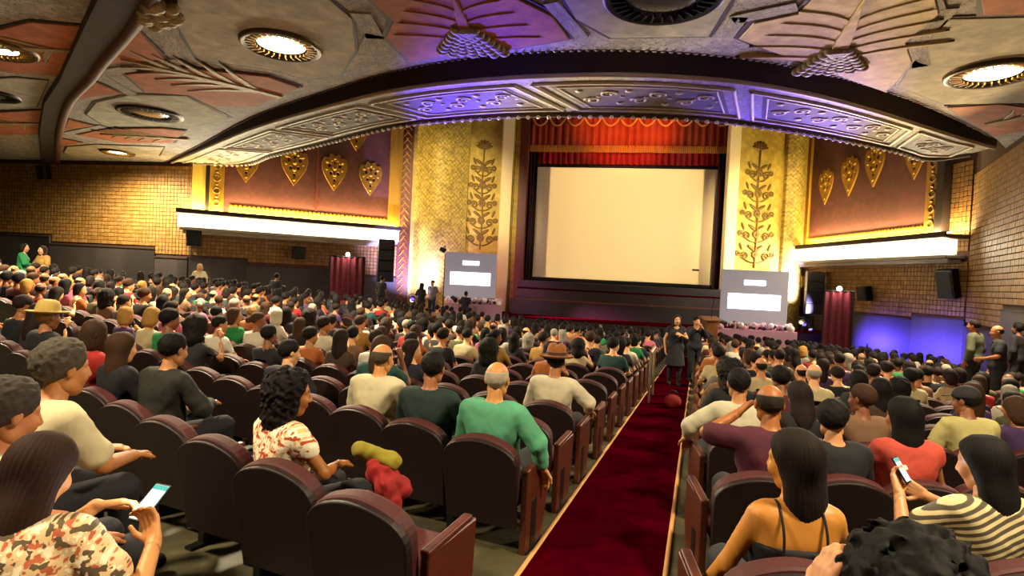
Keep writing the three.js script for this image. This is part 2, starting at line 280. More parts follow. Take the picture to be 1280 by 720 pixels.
// curved leaf reliefs that grow from the balcony edge
function leaves(parent, cx, cy, dx, dy, n, len, spread, mat, tongue) {
  const c = onY(cx, cy, CEIL), dir = onY(cx + dx, cy + dy, CEIL).sub(c).setY(0).normalize(), side = new THREE.Vector3(-dir.z, 0, dir.x), out = [], dark = [];
  const blade = (base, d, L, w, curl) => { const s = new THREE.Vector3(-d.z, 0, d.x); const A = [], B = []; for (let k = 0; k <= 8; k++) { const t = k / 8, q = base.clone().addScaledVector(d, L * t).addScaledVector(s, curl * t * t), ww = w * Math.sin(Math.PI * Math.min(1, t * 0.85 + 0.15)) * (1 - t * 0.4); A.push(plan(q.clone().addScaledVector(s, ww))); B.push(plan(q.clone().addScaledVector(s, -ww))); } return [...A, ...B.reverse()]; };
  for (let i = 0; i < n; i++) for (const sgn of [-1, 1]) {
    const t = (i + 1.1) / (n + 0.6), base = c.clone().addScaledVector(dir, t * len * 0.75), a = sgn * spread * (1 - 0.45 * t), d = dir.clone().multiplyScalar(Math.cos(a)).addScaledVector(side, Math.sin(a)), L = len * (0.62 - 0.3 * t);
    out.push(prism(blade(base, d, L, 0.055 * len / 2.4 + 0.03, sgn * 0.2 * L), CEIL - 0.07, CEIL + 0.01, 0.012));
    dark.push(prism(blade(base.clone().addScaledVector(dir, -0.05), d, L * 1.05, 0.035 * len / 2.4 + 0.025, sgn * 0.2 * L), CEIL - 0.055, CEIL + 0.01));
  }
  out.push(prism(blade(c, dir, len, 0.1 * len / 2.4 + 0.03, 0), CEIL - 0.09, CEIL + 0.01, 0.012));
  const m = mesh('leaf_relief', out, mat, parent); mesh('leaf_shadow', dark, M.darkEdge, parent);  // dark blades painted in as the cast shadows of the leaf reliefs
  if (tongue) { const sc = []; for (let r = 0; r < 7; r++) for (let k = -3; k <= 3; k++) { const w = tongue * (1 - r / 8); if (Math.abs(k / 3) > 1) continue; const p = c.clone().addScaledVector(dir, r * 0.16 + (k % 2 ? 0.08 : 0)).addScaledVector(side, k / 3 * w), g = new THREE.SphereGeometry(0.11, 8, 6); g.scale(1, 0.7, 1); g.translate(p.x, CEIL - 0.08, p.z); sc.push(g); } tag(mesh('scale_relief', sc, M.leafPale, parent), null, null, null, 'stuff'); }
}
leaves(plates.i, 592, 62, -22, -62, 4, 2.4, 1.25, M.terracotta, 0.6);
leaves(plates.j, 1036, 84, 42, -84, 5, 3.0, 1.15, M.cream, 0.55);
leaves(plates.c, 352, 118, -100, -24, 5, 3.4, 0.7, M.leaf, 0);
leaves(plates.d, 236, 172, -80, -5, 4, 3.0, 0.55, M.leaf, 0);
leaves(plates.k, 1232, 152, 40, -8, 3, 1.6, 0.8, M.leaf, 0);
leaves(plates.g, 90, 60, -70, -4, 4, 2.2, 0.7, M.leaf, 0);
leaves(plates.h, 50, 152, -60, 0, 3, 2.6, 0.6, M.leaf, 0);
// dark cross beam on the left and the carved boss where it leaves the picture
{
  const R = [[196, -14], [168, 29], [127, 78], [112, 98], [88, 124], [75, 160], [71, 203]], Lf = [[120, -14], [100, 30], [72, 94], [54, 122], [48, 160], [52, 203]];
  const poly = [...pixPoly(R), ...pixPoly(Lf).reverse()];
  const b = mesh('cross_beam', prism(poly, CEIL - 0.16, CEIL + 0.01, 0.03), M.beam, ceilingMesh);
  mesh('beam_ridge', tube(R.map(([a, c]) => { const q = onY(a, c, CEIL - 0.1); return q; }), 0.13, 60, 6), M.ridge, b);
  const bl = []; for (let k = 0; k < 26; k++) { const p = onY(180 + 40 * hash2(k, 1), -8 + 32 * hash2(k, 2), CEIL), g = new THREE.IcosahedronGeometry(0.1 + 0.06 * hash2(k, 3), 1); g.scale(1, 0.8, 1); g.translate(p.x, CEIL - 0.14, p.z); bl.push(g); }
  tag(mesh('boss_relief', bl, M.leaf, b), null, null, null, 'stuff');
}
// ---- round ceiling lamps
const lampPos = [];
function ceilingLamp(px, py, lit, label, R = 0.76, p0) {
  const p = p0 || onY(px, py, CEIL), o = thing('ceiling_lamp', label, 'ceiling lamp', new THREE.Vector3(p.x, CEIL - 0.03, p.z), 0);
  const prof = [[R * 1.02, 0.02], [R, -0.05], [R * 0.93, -0.08], [R * 0.86, -0.05], [R * 0.62, 0.0], [R * 0.6, -0.02], [R * 0.57, 0.0]].map(([a, b]) => new THREE.Vector2(a, b));
  mesh('ring', new THREE.LatheGeometry(prof, 48), lit ? M.bronze : M.blackMetal, o);
  const fins = []; for (let k = 0; k < 28; k++) { const g = box(R * 0.24, 0.05, 0.025, R * 0.74, -0.045, 0); g.rotateY(k / 28 * Math.PI * 2); fins.push(g); }
  mesh('fins', fins, lit ? M.gold : M.blackMetal, o);
  const dif = new THREE.SphereGeometry(R * 0.59, 32, 8, 0, Math.PI * 2, Math.PI * 0.5, Math.PI * 0.5); dif.scale(1, 0.12, 1);
  mesh('diffuser', dif, lit ? M.lamp : M.lampOff, o);
  if (lit) {
    const l = new THREE.SpotLight(0xffeac0, lit, 0, 84 * DEG, 0.6, 2); l.position.set(0, -0.16, 0); l.target.position.set(0, -4, 0); l.castShadow = true; l.shadow.radius = 18; l.shadow.mapSize.set(1024, 1024); o.add(l, l.target);
  }
  shade(o); return o;
}
const LAMPCD = 600;
ceilingLamp(352, 54, LAMPCD, 'lit round ceiling lamp in the large grey field left of centre');
ceilingLamp(1241, 89, 480, 'lit round ceiling lamp at the right edge near the tiled wall');
ceilingLamp(147, 189, 600, 'small-looking lit round ceiling lamp nearest the left tiled wall', 0.62);
ceilingLamp(-8, 57, LAMPCD, 'lit round ceiling lamp cut by the left picture edge');
ceilingLamp(188, 140, 0, 'unlit dark round ceiling lamp between two terracotta panels on the left', 0.86);
ceilingLamp(830, -8, 0, 'unlit dark round ceiling lamp cut by the top picture edge', 0.9);
ceilingLamp(-14, 116, 0, 'unlit dark round ceiling lamp cut by the left picture edge', 0.7);
ceilingLamp(0, 0, 230, 'unseen round ceiling lamp overhead lighting the nearest rows, left', 0.76, V(-4.5, 1.5, CEIL));  // out of view overhead, placed to light the nearest rows
ceilingLamp(0, 0, 230, 'unseen round ceiling lamp overhead lighting the nearest rows, right', 0.76, V(3.6, 1.2, CEIL));  // second lamp out of view, lights the near rows on the right
// ---------------------------------------------------------------- tiled walls
const tileGeo = new RoundedBoxGeometry(0.155, 0.15, 0.05, 1, 0.012);
const tileTones = [0x84602a, 0x7e5a26, 0x8a6630, 0x7a5824, 0x825e2a, 0x8e6a34].map((c) => new THREE.Color(c));
const tileMats = tileTones.map((c) => std({ color: c, roughness: 0.62 }));
function tileWall(parent, A, B, test, own) { // test(x, y) in wall coordinates says whether a tile is there; own(list) makes single parts of some
  const f = wallFrame(A, B), spots = [], P = 0.17;
  for (let y = -1.5; y < CEIL + 0.3; y += P) for (let x = P / 2; x < f.L; x += P) if (test(x, y)) spots.push([x, y]);
  const m4 = new THREE.Matrix4();
  const singles = own ? own(spots, f) : [];
  const rest = own ? spots.filter((s) => !singles.includes(s)) : spots;
  const im = new THREE.InstancedMesh(tileGeo, M.tile, rest.length); im.name = 'tiles'; im.castShadow = im.receiveShadow = true;
  rest.forEach((s, i) => { m4.makeTranslation(s[0], s[1], 0.012 + 0.008 * hash2(i, 5)).premultiply(f.m); im.setMatrixAt(i, m4); im.setColorAt(i, tileTones[Math.floor(hash2(i, 9) * 6)]); });
  im.userData.kind = 'stuff'; parent.add(im);
  singles.forEach((s, i) => { const t = mesh('tile', tileGeo, tileMats[Math.floor(hash2(i, 9) * 6)], parent); t.applyMatrix4(m4.makeTranslation(s[0], s[1], 0.012 + 0.008 * hash2(i, 5)).premultiply(f.m)); });
}
// dado panels: [from px, to px, top py] along a wall
function dado(parent, A, B, runs, mat) {
  const f = wallFrame(A, B);
  return runs.map(([x0, x1, y, py0]) => {
    const g = box(x1 - x0, y - (-2.6), 0.09, (x0 + x1) / 2, (y - 2.6) / 2, 0.045);
    g.applyMatrix4(f.m); mesh('dado_panel', g, mat, parent);
    const c = box(x1 - x0, 0.05, 0.12, (x0 + x1) / 2, y, 0.06); c.applyMatrix4(f.m); mesh('dado_cap', c, M.darkEdge, parent);
    return [x0, x1, y];
  });
}
const xOn = (px, py, A, B) => { const f = wallFrame(A, B); return onWall(px, py, A, B).applyMatrix4(f.inv); };
function runsFrom(A, B, list) { return list.map(([p0, p1, py, pxm]) => { const a = xOn(p0, py, A, B), b = xOn(p1, py, A, B), m = xOn(pxm ?? (p0 + p1) / 2, py, A, B); return [a.x, b.x, m.y]; }); }
const LA = LW0, LB = LW1;
const runsL = runsFrom(LA, LB, [[-60, 64, 293], [64, 195, 308], [195, 236, 322]]); runsL[2][1] = wallFrame(LA, LB).L;
dado(wallLeft, LA, LB, runsL, M.dado);
const under = (runs, y, x) => runs.some((r) => x > r[0] - 0.06 && x < r[1] + 0.06 && y < r[2] + 0.1);
tileWall(wallLeft, LA, LB, (x, y) => y > 1 && y < CEIL - 0.1 && x > 2.4 && !under(runsL, y, x));
const LEDGE = 3.72; // top of the lip
const runsP = runsFrom(LW1, LP1, [[236, 308, 323], [308, 415, 334], [415, 500, 346]]); runsP[0][0] = 0; runsP[2][1] = wallFrame(LW1, LP1).L;
dado(panelLeft, LW1, LP1, runsP, M.dado);
tileWall(panelLeft, LW1, LP1, (x, y) => y > 0 && y < LEDGE - 0.9 && !under(runsP, y, x));
// right: the wall runs from the panel corner towards the viewer
const RA = RW1, RBn = RW0, RfarEnd = [11.2, 11.36];
const runsR = runsFrom(RW1, RW0, [[1209, 1256, 409, 1212], [1256, 1330, 389, 1270]]); runsR[0][0] = 0; runsR[1][1] = 7; runsR.forEach((r) => { r[0] = Math.min(r[0], r[1]); });
dado(wallRight, RW1, RW0, runsR, M.dado);
tileWall(wallRight, RW1, [RW0[0] - 0.9, RW0[1] - 1.77], (x, y) => y > -0.2 && y < CEIL - 0.1 && !under(runsR, y, x),
  (spots) => spots.filter((s) => s[1] < LEDGE + 1.6 && s[1] > 1.4).sort((a, b) => b[0] - a[0]).filter((s) => s[0] < 5.8).slice(0, 300));
const runsQ = runsFrom(RP1, RW1, [[1004, 1062, 386], [1062, 1142, 394, 1090], [1142, 1212, 396, 1160]]); runsQ[0][0] = 0; runsQ[2][1] = wallFrame(RP1, RW1).L;
dado(panelRight, RP1, RW1, runsQ, M.dado);
tileWall(panelRight, RP1, RW1, (x, y) => y > -0.6 && y < LEDGE - 0.9 && !under(runsQ, y, x));

// ---------------------------------------------------------------- light ledges
function ledge(A, B, ext0, ext1, label, nits) { // along the wall A -> B, projecting into the hall
  const f = wallFrame(A, B), out = 0.85, x0 = -ext0, x1 = f.L + ext1, L = x1 - x0, xc = (x0 + x1) / 2;
  const o = thing('light_ledge', label, 'light ledge', new THREE.Vector3(A[0], 0, -A[1]), f.turn);
  const shelfPoly = (a) => box(L, 0.14, a, xc, LEDGE - 0.07, a / 2, 0.02);
  mesh('shelf', shelfPoly(out), M.recess, o);
  mesh('lip', box(L + 0.06, 0.2, 0.08, xc, LEDGE - 0.02, out, 0.02), M.beam, o);
  mesh('diffuser_light', box(L - 0.1, 0.5, 0.3, xc, LEDGE - 0.42, out - 0.33), M.strip, o);
  mesh('lower_moulding', [box(L - 0.2, 0.12, 0.7, xc, LEDGE - 0.75, 0.35, 0.03), box(L - 0.5, 0.16, 0.5, xc, LEDGE - 0.88, 0.25, 0.03)], M.soffit, o);
  const tubes = []; for (let k = 0; k < 7; k++) { const g = new THREE.CylinderGeometry(0.03, 0.03, L / 7 - 0.15, 8); g.rotateZ(Math.PI / 2); g.translate(x0 + (k + 0.5) * L / 7, LEDGE + 0.06, out - 0.28); tubes.push(g); }
  mesh('lamp_tubes', tubes, M.strip, o);
  o.updateMatrixWorld(true);
  const dirUp = new THREE.Vector3(0, 0.9, -0.43).transformDirection(o.matrixWorld), dirOut = new THREE.Vector3(0, 0.2, 1).transformDirection(o.matrixWorld);
  for (let k = 0; k < 3; k++) {
    const p = new THREE.Vector3(x0 + (k + 0.5) * L / 3, LEDGE + 0.12, 0.36).applyMatrix4(o.matrixWorld);
    areaLight(p, dirUp, L / 3, 0.12, 0xffdc9a, nits);
    const q = new THREE.Vector3(x0 + (k + 0.5) * L / 3, LEDGE - 0.42, out - 0.15).applyMatrix4(o.matrixWorld);
    areaLight(q, dirOut, L / 3, 0.45, 0xfff0cc, nits * 0.42);
  }
  return o;
}
ledge(LW1, LP1, 0.5, -0.25, 'lit cove ledge along the left panelled wall', 260);
ledge(RP1, RW1, -0.2, -0.1, 'lit cove ledge along the right panelled wall', 260);

// ---------------------------------------------------------------- panelled walls: cresting, medallions, pilasters
function crest(parent, A, B, x0, x1) {
  const f = wallFrame(A, B), g = [];
  g.push(box(x1 - x0, 0.35, 0.1, (x0 + x1) / 2, LEDGE + 0.17, 0.05));
  for (let x = x0; x < x1; x += 0.19) { const c = new THREE.SphereGeometry(0.09, 8, 6); c.scale(1, 1.3, 0.7); c.translate(x + 0.09, LEDGE + 0.4, 0.06); g.push(c); }
  const m = merge(g); m.applyMatrix4(f.m); tag(mesh('cresting', m, M.gold, parent), null, null, null, 'stuff');
}
crest(panelLeft, LW1, LP1, 1.5, wallFrame(LW1, LP1).L - 0.5);
crest(panelRight, RP1, RW1, 0.4, wallFrame(RP1, RW1).L - 1.1);
const medGeo = (() => {
  const s = new THREE.Shape(); s.moveTo(0, -0.95); const lob = [[0.3, -0.5], [0.52, -0.1], [0.6, 0.3], [0.5, 0.62], [0.3, 0.62], [0.2, 0.82], [0, 0.72]];
  const pts = [[0, -0.95], ...lob, ...lob.slice(0, -1).reverse().map(([a, b]) => [-a, b])].map((p) => new THREE.Vector2(...p));
  const c = new THREE.SplineCurve([...pts, pts[0]]).getPoints(60);
  const hole = (x, y, r) => { const h = new THREE.Path(); h.absellipse(x, y, r, r * 1.2, 0, Math.PI * 2); return h; };
  const sh = new THREE.Shape(c); for (const [x, y, r] of [[-0.25, 0.25, 0.09], [0.25, 0.25, 0.09], [0, 0.4, 0.07], [-0.17, -0.12, 0.08], [0.17, -0.12, 0.08], [0, -0.45, 0.07]]) sh.holes.push(hole(x, y, r));
  return new THREE.ExtrudeGeometry(sh, { depth: 0.04, bevelEnabled: true, bevelSize: 0.015, bevelThickness: 0.02, bevelSegments: 1, curveSegments: 8 });
})();
const medBead = (() => { const g = []; for (const [x, y, r] of [[0, 0.12, 0.1], [0, -0.2, 0.09], [-0.36, 0.42, 0.08], [0.36, 0.42, 0.08], [-0.38, 0.05, 0.06], [0.38, 0.05, 0.06], [0, -0.68, 0.07], [0, 0.6, 0.07], [-0.14, 0.5, 0.05], [0.14, 0.5, 0.05]]) { const s = new THREE.SphereGeometry(r, 8, 6); s.scale(1, 1, 0.5); s.translate(x, y, 0.06); g.push(s); } return merge(g); })();
function medallion(px, py, A, B, h, label) {
  const p = onWall(px, py, A, B), f = wallFrame(A, B), o = thing('wall_medallion', label, 'medallion', p, f.turn);
  o.translateZ(0.005); o.scale.setScalar(h / 1.8);
  mesh('plaque', medGeo, M.goldLeaf, o); mesh('boss', medBead, M.gold, o).userData.kind = 'stuff';
}
medallion(308, 205, LW1, LP1, 1.6, 'gold filigree medallion on left panelled wall nearest the tiles, top hidden');
medallion(368, 207, LW1, LP1, 1.8, 'gold filigree medallion on left panelled wall, left of the vertical joint');
medallion(418, 214, LW1, LP1, 1.8, 'gold filigree medallion on left panelled wall, right of the vertical joint');
medallion(463, 222, LW1, LP1, 1.7, 'gold filigree medallion on left panelled wall, lowest and nearest the stage');
medallion(446, 166, LW1, LP1, 1.7, 'gold filigree medallion on left panelled wall, upper one cut by the balcony');
medallion(1033, 232, RP1, RW1, 1.7, 'gold filigree medallion on right panelled wall nearest the stage');
medallion(1063, 218, RP1, RW1, 1.8, 'gold filigree medallion on right panelled wall, second from the stage');
medallion(1094, 205, RP1, RW1, 1.8, 'gold filigree medallion on right panelled wall, third from the stage');
medallion(1145, 198, RP1, RW1, 1.5, 'gold filigree medallion on right panelled wall beside the dark pilaster');
function pilaster(parent, A, B, x0, x1, mat, d, fret) {
  const f = wallFrame(A, B), g = box(x1 - x0, TOP - LEDGE, d, (x0 + x1) / 2, (TOP + LEDGE) / 2, d / 2, 0.02); g.applyMatrix4(f.m);
  const m = mesh('pilaster', g, mat, parent);
  if (fret) { const b = []; for (let y = LEDGE + 0.5; y < 8; y += 0.55) { const s = new THREE.TorusGeometry(0.13, 0.04, 6, 12); s.translate((x0 + x1) / 2, y, d + 0.01); b.push(s); const k = new THREE.SphereGeometry(0.07, 8, 6); k.translate((x0 + x1) / 2, y + 0.27, d + 0.01); b.push(k); } const q = merge(b); q.applyMatrix4(f.m); mesh('fret_relief', q, M.ornament, m); }
}
{ const L = wallFrame(LW1, LP1).L, x = (px) => xOn(px, 230, LW1, LP1).x;
  pilaster(panelLeft, LW1, LP1, 0.02, x(257), M.goldPanel, 0.1); pilaster(panelLeft, LW1, LP1, x(257), x(262), M.black, 0.05); pilaster(panelLeft, LW1, LP1, x(262), x(280), M.gold, 0.16, true);
  pilaster(panelLeft, LW1, LP1, x(396) - 0.04, x(396) + 0.04, M.wood, 0.05); pilaster(panelLeft, LW1, LP1, x(486), L - 0.12, M.gold, 0.18); }
{ const L = wallFrame(RP1, RW1).L, x = (px) => xOn(px, 230, RP1, RW1).x;
  pilaster(panelRight, RP1, RW1, 0.05, x(1009), M.wood, 0.16); pilaster(panelRight, RP1, RW1, x(1009) + 0.02, x(1015), M.gold, 0.12);
  pilaster(panelRight, RP1, RW1, x(1162), x(1180), M.goldLeaf, 0.14, true); pilaster(panelRight, RP1, RW1, x(1180), x(1190), M.beam, 0.3); pilaster(panelRight, RP1, RW1, x(1190), L, M.grout, 0.008); }
{ // tiles on the short return beside the right pilaster
  const x = xOn(1190, 230, RP1, RW1).x, L = wallFrame(RP1, RW1).L; tileWall(panelRight, RP1, RW1, (a, y) => a > x && a < L && y > LEDGE - 0.6 && y < 8); }

// ---------------------------------------------------------------- proscenium
const SA = [0.1, 30.45], SB = [10.55, 28.55]; // plane of the opening (left, right)
const sf = wallFrame(SA, SB);
function goldColumn(p0, p1, bulge, label) { // convex gold damask pier between two plan points
  const pts = [], n = 14; for (let k = 0; k <= n; k++) { const t = k / n; pts.push([lerp(p0[0], p1[0], t), lerp(p0[1], p1[1], t) - bulge * Math.sin(Math.PI * t)]); }
  const pos = [], uv = [], idx = []; let len = 0;
  for (let k = 0; k <= n; k++) { if (k) len += Math.hypot(pts[k][0] - pts[k - 1][0], pts[k][1] - pts[k - 1][1]); for (const y of [-2.6, TOP]) { pos.push(pts[k][0], y, -pts[k][1]); uv.push(len, y); } }
  for (let k = 0; k < n; k++) { const a = k * 2; idx.push(a, a + 2, a + 1, a + 1, a + 2, a + 3); }
  const b0 = pos.length / 3; for (const [x, d] of [[p1[0], p1[1] + 0.6], [p0[0], p0[1] + 0.6]]) for (const y of [-2.6, TOP]) { pos.push(x, y, -d); uv.push(0, y); }
  idx.push(n * 2, b0, n * 2 + 1, n * 2 + 1, b0, b0 + 1, b0, b0 + 2, b0 + 1, b0 + 1, b0 + 2, b0 + 3, b0 + 2, 0, b0 + 3, b0 + 3, 0, 1);
  const g = new THREE.BufferGeometry(); g.setAttribute('position', new THREE.Float32BufferAttribute(pos, 3)); g.setAttribute('uv', new THREE.Float32BufferAttribute(uv, 2)); g.setIndex(idx);
  return toCreasedNormals(g.toNonIndexed(), 0.6);
}
function fret(A, B, x0, x1, y0, y1) { // plait pattern column
  const f = wallFrame(A, B), g = [], xc = (x0 + x1) / 2;
  for (let y = y0; y < y1; y += 0.36) for (const s of [-1, 1]) { const b = new THREE.CylinderGeometry(0.04, 0.04, 0.42, 5); b.rotateZ(s * 0.7); b.translate(xc + s * 0.08, y, 0.17); g.push(b); }
  const m = merge(g); m.applyMatrix4(f.m); return m;
}
const PX = (px, d) => [(px - 640) / 720 * d, d];
const wallStage = structure('wall_stage', [wallGeo([LP1, SA], -3, TOP, 0.3), wallGeo([SB, RP1], -3, TOP, 0.3)], M.goldPanel);
{
  // left side
  const A = LP1, B = SA, f = wallFrame(A, B), X = (px) => xOn(px, 260, A, B).x;
  const pil = mesh('plaited_column', (() => { const g = box(X(514) - X(499), TOP + 2.6, 0.16, (X(514) + X(499)) / 2, (TOP - 2.6) / 2, 0.08); g.applyMatrix4(f.m); return g; })(), M.wood, wallStage);
  mesh('plait_relief', fret(A, B, X(499), X(514), 0, 10.5), M.goldLeaf, pil);
  mesh('gold_pier', goldColumn(PX(514, 29.75), PX(579, 30.0), 0.75), M.goldWall, wallStage);
  const st = box(X(638) - X(624), TOP + 2.6, 0.3, (X(638) + X(624)) / 2, (TOP - 2.6) / 2, 0.15, 0.05); st.applyMatrix4(f.m); mesh('cream_moulding', st, M.creamStripe, wallStage);
  const A2 = SB, B2 = RP1, f2 = wallFrame(A2, B2), X2 = (px) => xOn(px, 260, A2, B2).x;
  const st2 = box(X2(918) - X2(904), TOP + 2.6, 0.3, (X2(918) + X2(904)) / 2, (TOP - 2.6) / 2, 0.15, 0.05); st2.applyMatrix4(f2.m); mesh('cream_moulding', st2, M.creamStripe, wallStage);
  mesh('gold_pier', goldColumn(PX(975, 28.75), PX(1000, 29.1), 0.35), M.goldWall, wallStage);
  // tree-of-life reliefs
  const relief = (A, B, xc, y0, y1, w) => {
    const f = wallFrame(A, B), g = [], v = (x, y, z = 0.05) => new THREE.Vector3(x, y, z), H = y1 - y0;
    g.push(tube([v(0, 0), v(0.04, H * 0.3), v(-0.04, H * 0.6), v(0, H * 0.93)], 0.045, 30, 6));
    const ros = (x, y, r) => { for (let k = 0; k < 7; k++) { const s = new THREE.SphereGeometry(r * 0.42, 7, 5), a = k / 7 * Math.PI * 2; s.scale(1, 1, 0.5); s.translate(x + r * 0.62 * Math.cos(a), y + r * 0.62 * Math.sin(a), 0.05); g.push(s); } };
    const scr = (x, y, s, r) => { const p = []; for (let k = 0; k <= 20; k++) { const a = k / 20 * Math.PI * 3, q = r * (1 - k / 24); p.push(v(x + s * q * Math.cos(a), y + q * Math.sin(a))); } g.push(tube(p, 0.04, 30, 5)); };
    const leafy = (x, y, a, L) => { const s = new THREE.SphereGeometry(1, 8, 6); s.scale(L, L * 0.32, 0.06); s.rotateZ(a); s.translate(x + Math.cos(a) * L * 0.8, y + Math.sin(a) * L * 0.8, 0.03); g.push(s); };
    for (let k = 0; k < 5; k++) { const y = H * (0.09 + 0.16 * k), wd = w * (0.36 - 0.03 * k); for (const s of [-1, 1]) { scr(s * wd * 0.62, y, s, 0.2); g.push(tube([v(0, y - 0.3), v(s * wd * 0.3, y - 0.28), v(s * wd * 0.85, y - 0.05)], 0.035, 14, 5)); leafy(s * 0.05, y + 0.3, s > 0 ? 0.6 : Math.PI - 0.6, 0.26); leafy(s * wd * 0.8, y + 0.32, s > 0 ? 1.2 : Math.PI - 1.2, 0.2); ros(s * wd * 1.05, y + 0.12, 0.14); } ros(0, y + 0.1, 0.2); }
    for (let k = -3; k <= 3; k++) leafy(0, H * 0.93, Math.PI / 2 + k * 0.42, 0.26);
    const m = merge(g); m.translate(xc, y0, 0); m.applyMatrix4(f.m); return m;
  };
  mesh('tree_relief', relief(A, B, (X(580) + X(624)) / 2, xOn(602, 312, A, B).y, xOn(602, 176, A, B).y, 2.15), M.ornament, wallStage);
  mesh('tree_relief', relief(A2, B2, (X2(918) + X2(974)) / 2, xOn(945, 335, A2, B2).y, xOn(945, 176, A2, B2).y, 2.5), M.ornament, wallStage);
}
// opening: jambs, back wall, valance, curtain strip, screen
const stageBack = structure('wall_stage_rear', wallGeo([[SA[0] - 1.5, SA[1] + 4], [SB[0] + 1.6, SB[1] + 4]], -3, TOP, 0.3), M.black);
structure('wall_stage_side', [wallGeo([[SA[0] - 0.05, SA[1] + 0.1], [SA[0] - 1.0, SA[1] + 4.2]], -3, TOP, 0.25), wallGeo([[SB[0] + 1.2, SB[1] + 4.0], [SB[0] + 0.05, SB[1] + 0.1]], -3, TOP, 0.25)], M.black);
const jamb = (x, w, d) => { const g = box(w, TOP + 2, d, x, TOP / 2 - 1, -d / 2 + 0.2); g.applyMatrix4(sf.m); return g; };
{ const o = mesh('proscenium_jambs', [jamb(0.22, 0.44, 0.5), jamb(sf.L - 0.06, 0.16, 0.5)], M.wood, wallStage); }
function cloth(L, y0, y1, pleat, depth, phase = 0) { // pleated hanging
  const nx = Math.round(L / 0.05), ny = 6, g = new THREE.PlaneGeometry(L, y1 - y0, nx, ny), p = g.attributes.position;
  for (let i = 0; i < p.count; i++) { const x = p.getX(i), k = 0.6 + 0.4 * (p.getY(i) < 0 ? 1 : 0.7); p.setZ(i, depth * k * (Math.sin(x / pleat * Math.PI * 2 + phase) + 0.4 * Math.sin(x / pleat * 5.1 + 1))); }
  g.translate(0, (y0 + y1) / 2, 0); g.computeVertexNormals(); return g;
}
M.valance = std({ color: 0xb23a10, map: grainTone, roughness: 0.7, side: THREE.DoubleSide });
M.redCloth = std({ color: 0xa00a08, roughness: 0.75, side: THREE.DoubleSide });
M.fringe = std({ color: 0xc8862e, roughness: 0.6 });
{
  const yV = xOn(770, 184, SA, SB).y;
  const o = thing('stage_valance', 'orange-red pleated valance with gold fringe above the screen', 'curtain', new THREE.Vector3(SA[0], 0, -SA[1]), sf.turn);
  const g = cloth(sf.L - 0.5, yV, 11.6, 0.36, 0.07); g.translate(sf.L / 2 + 0.18, 0, -0.25); mesh('fabric', g, M.valance, o);
  const sw = []; for (let k = 0; k < 11; k++) { const w = (sf.L - 0.6) / 11, x = 0.5 + (k + 0.5) * w; const pts = []; for (let q = 0; q <= 8; q++) { const t = q / 8 * 2 - 1; pts.push(new THREE.Vector3(x + t * w / 2, 10.0 - 0.45 * (1 - t * t), -0.12)); } sw.push(tube(pts, 0.05, 16, 5)); } mesh('swags', sw, M.fringe, o);
  const fr = []; for (let x = 0.5; x < sf.L - 0.1; x += 0.09) { const c = new THREE.CylinderGeometry(0.03, 0.045, 0.34, 5); c.translate(x, yV - 0.05, -0.2); fr.push(c); } tag(mesh('gold_fringe', fr, M.fringe, o), null, null, null, 'stuff');
  const b = thing('stage_border_curtain', 'bright red pleated border curtain directly above the screen', 'curtain', new THREE.Vector3(SA[0], 0, -SA[1]), sf.turn);
  const g2 = cloth(sf.L - 1.3, 7.68, 8.9, 0.3, 0.06); g2.translate(sf.L / 2 + 0.25, 0, -0.7); mesh('fabric', g2, M.redCloth, b);
  for (const [x, w] of [[0.62, 0.5], [sf.L - 0.35, 0.4]]) { const c = thing('masking_curtain', x < 2 ? 'dark side masking curtain left of the screen' : 'dark side masking curtain right of the screen', 'curtain', new THREE.Vector3(SA[0], 0, -SA[1]), sf.turn); const q = cloth(w, 1.2, 8.6, 0.17, 0.05); q.translate(x, 0, -0.62); mesh('fabric', q, std({ color: 0x2a0a10, roughness: 0.8, side: THREE.DoubleSide }), c); }
}
{
  const a = xOn(658, 345, SA, SB).x, b = xOn(899, 360, SA, SB).x, y0 = 1.62, y1 = 7.55, o = thing('cinema_screen', 'large cream cinema screen with darker side bands on the stage', 'screen', new THREE.Vector3(SA[0], 0, -SA[1]), sf.turn);
  const w = b - a, sidew = 0.09 * w;
  M.screen = std({ color: 0xeee0bc, roughness: 0.9 });
  mesh('screen_cloth', box(w - sidew * 2, y1 - y0, 0.04, (a + b) / 2, (y0 + y1) / 2, -1.0), M.screen, o);
  for (const x of [a + sidew / 2, b - sidew / 2]) mesh('side_band', box(sidew, y1 - y0, 0.05, x, (y0 + y1) / 2, -1.0), M.screen, o);
  mesh('frame', [box(w + 0.3, 0.14, 0.1, (a + b) / 2, y0 - 0.07, -1.0), box(w + 0.3, 0.14, 0.1, (a + b) / 2, y1 + 0.07, -1.0), box(0.14, y1 - y0, 0.1, a - 0.07, (y0 + y1) / 2, -1.0), box(0.14, y1 - y0, 0.1, b + 0.07, (y0 + y1) / 2, -1.0)], M.black, o);
  mesh('tag_plate', box(0.34, 0.09, 0.03, b - 0.75 - 0.3, y0 + 0.75, -0.96), M.black, o);
}
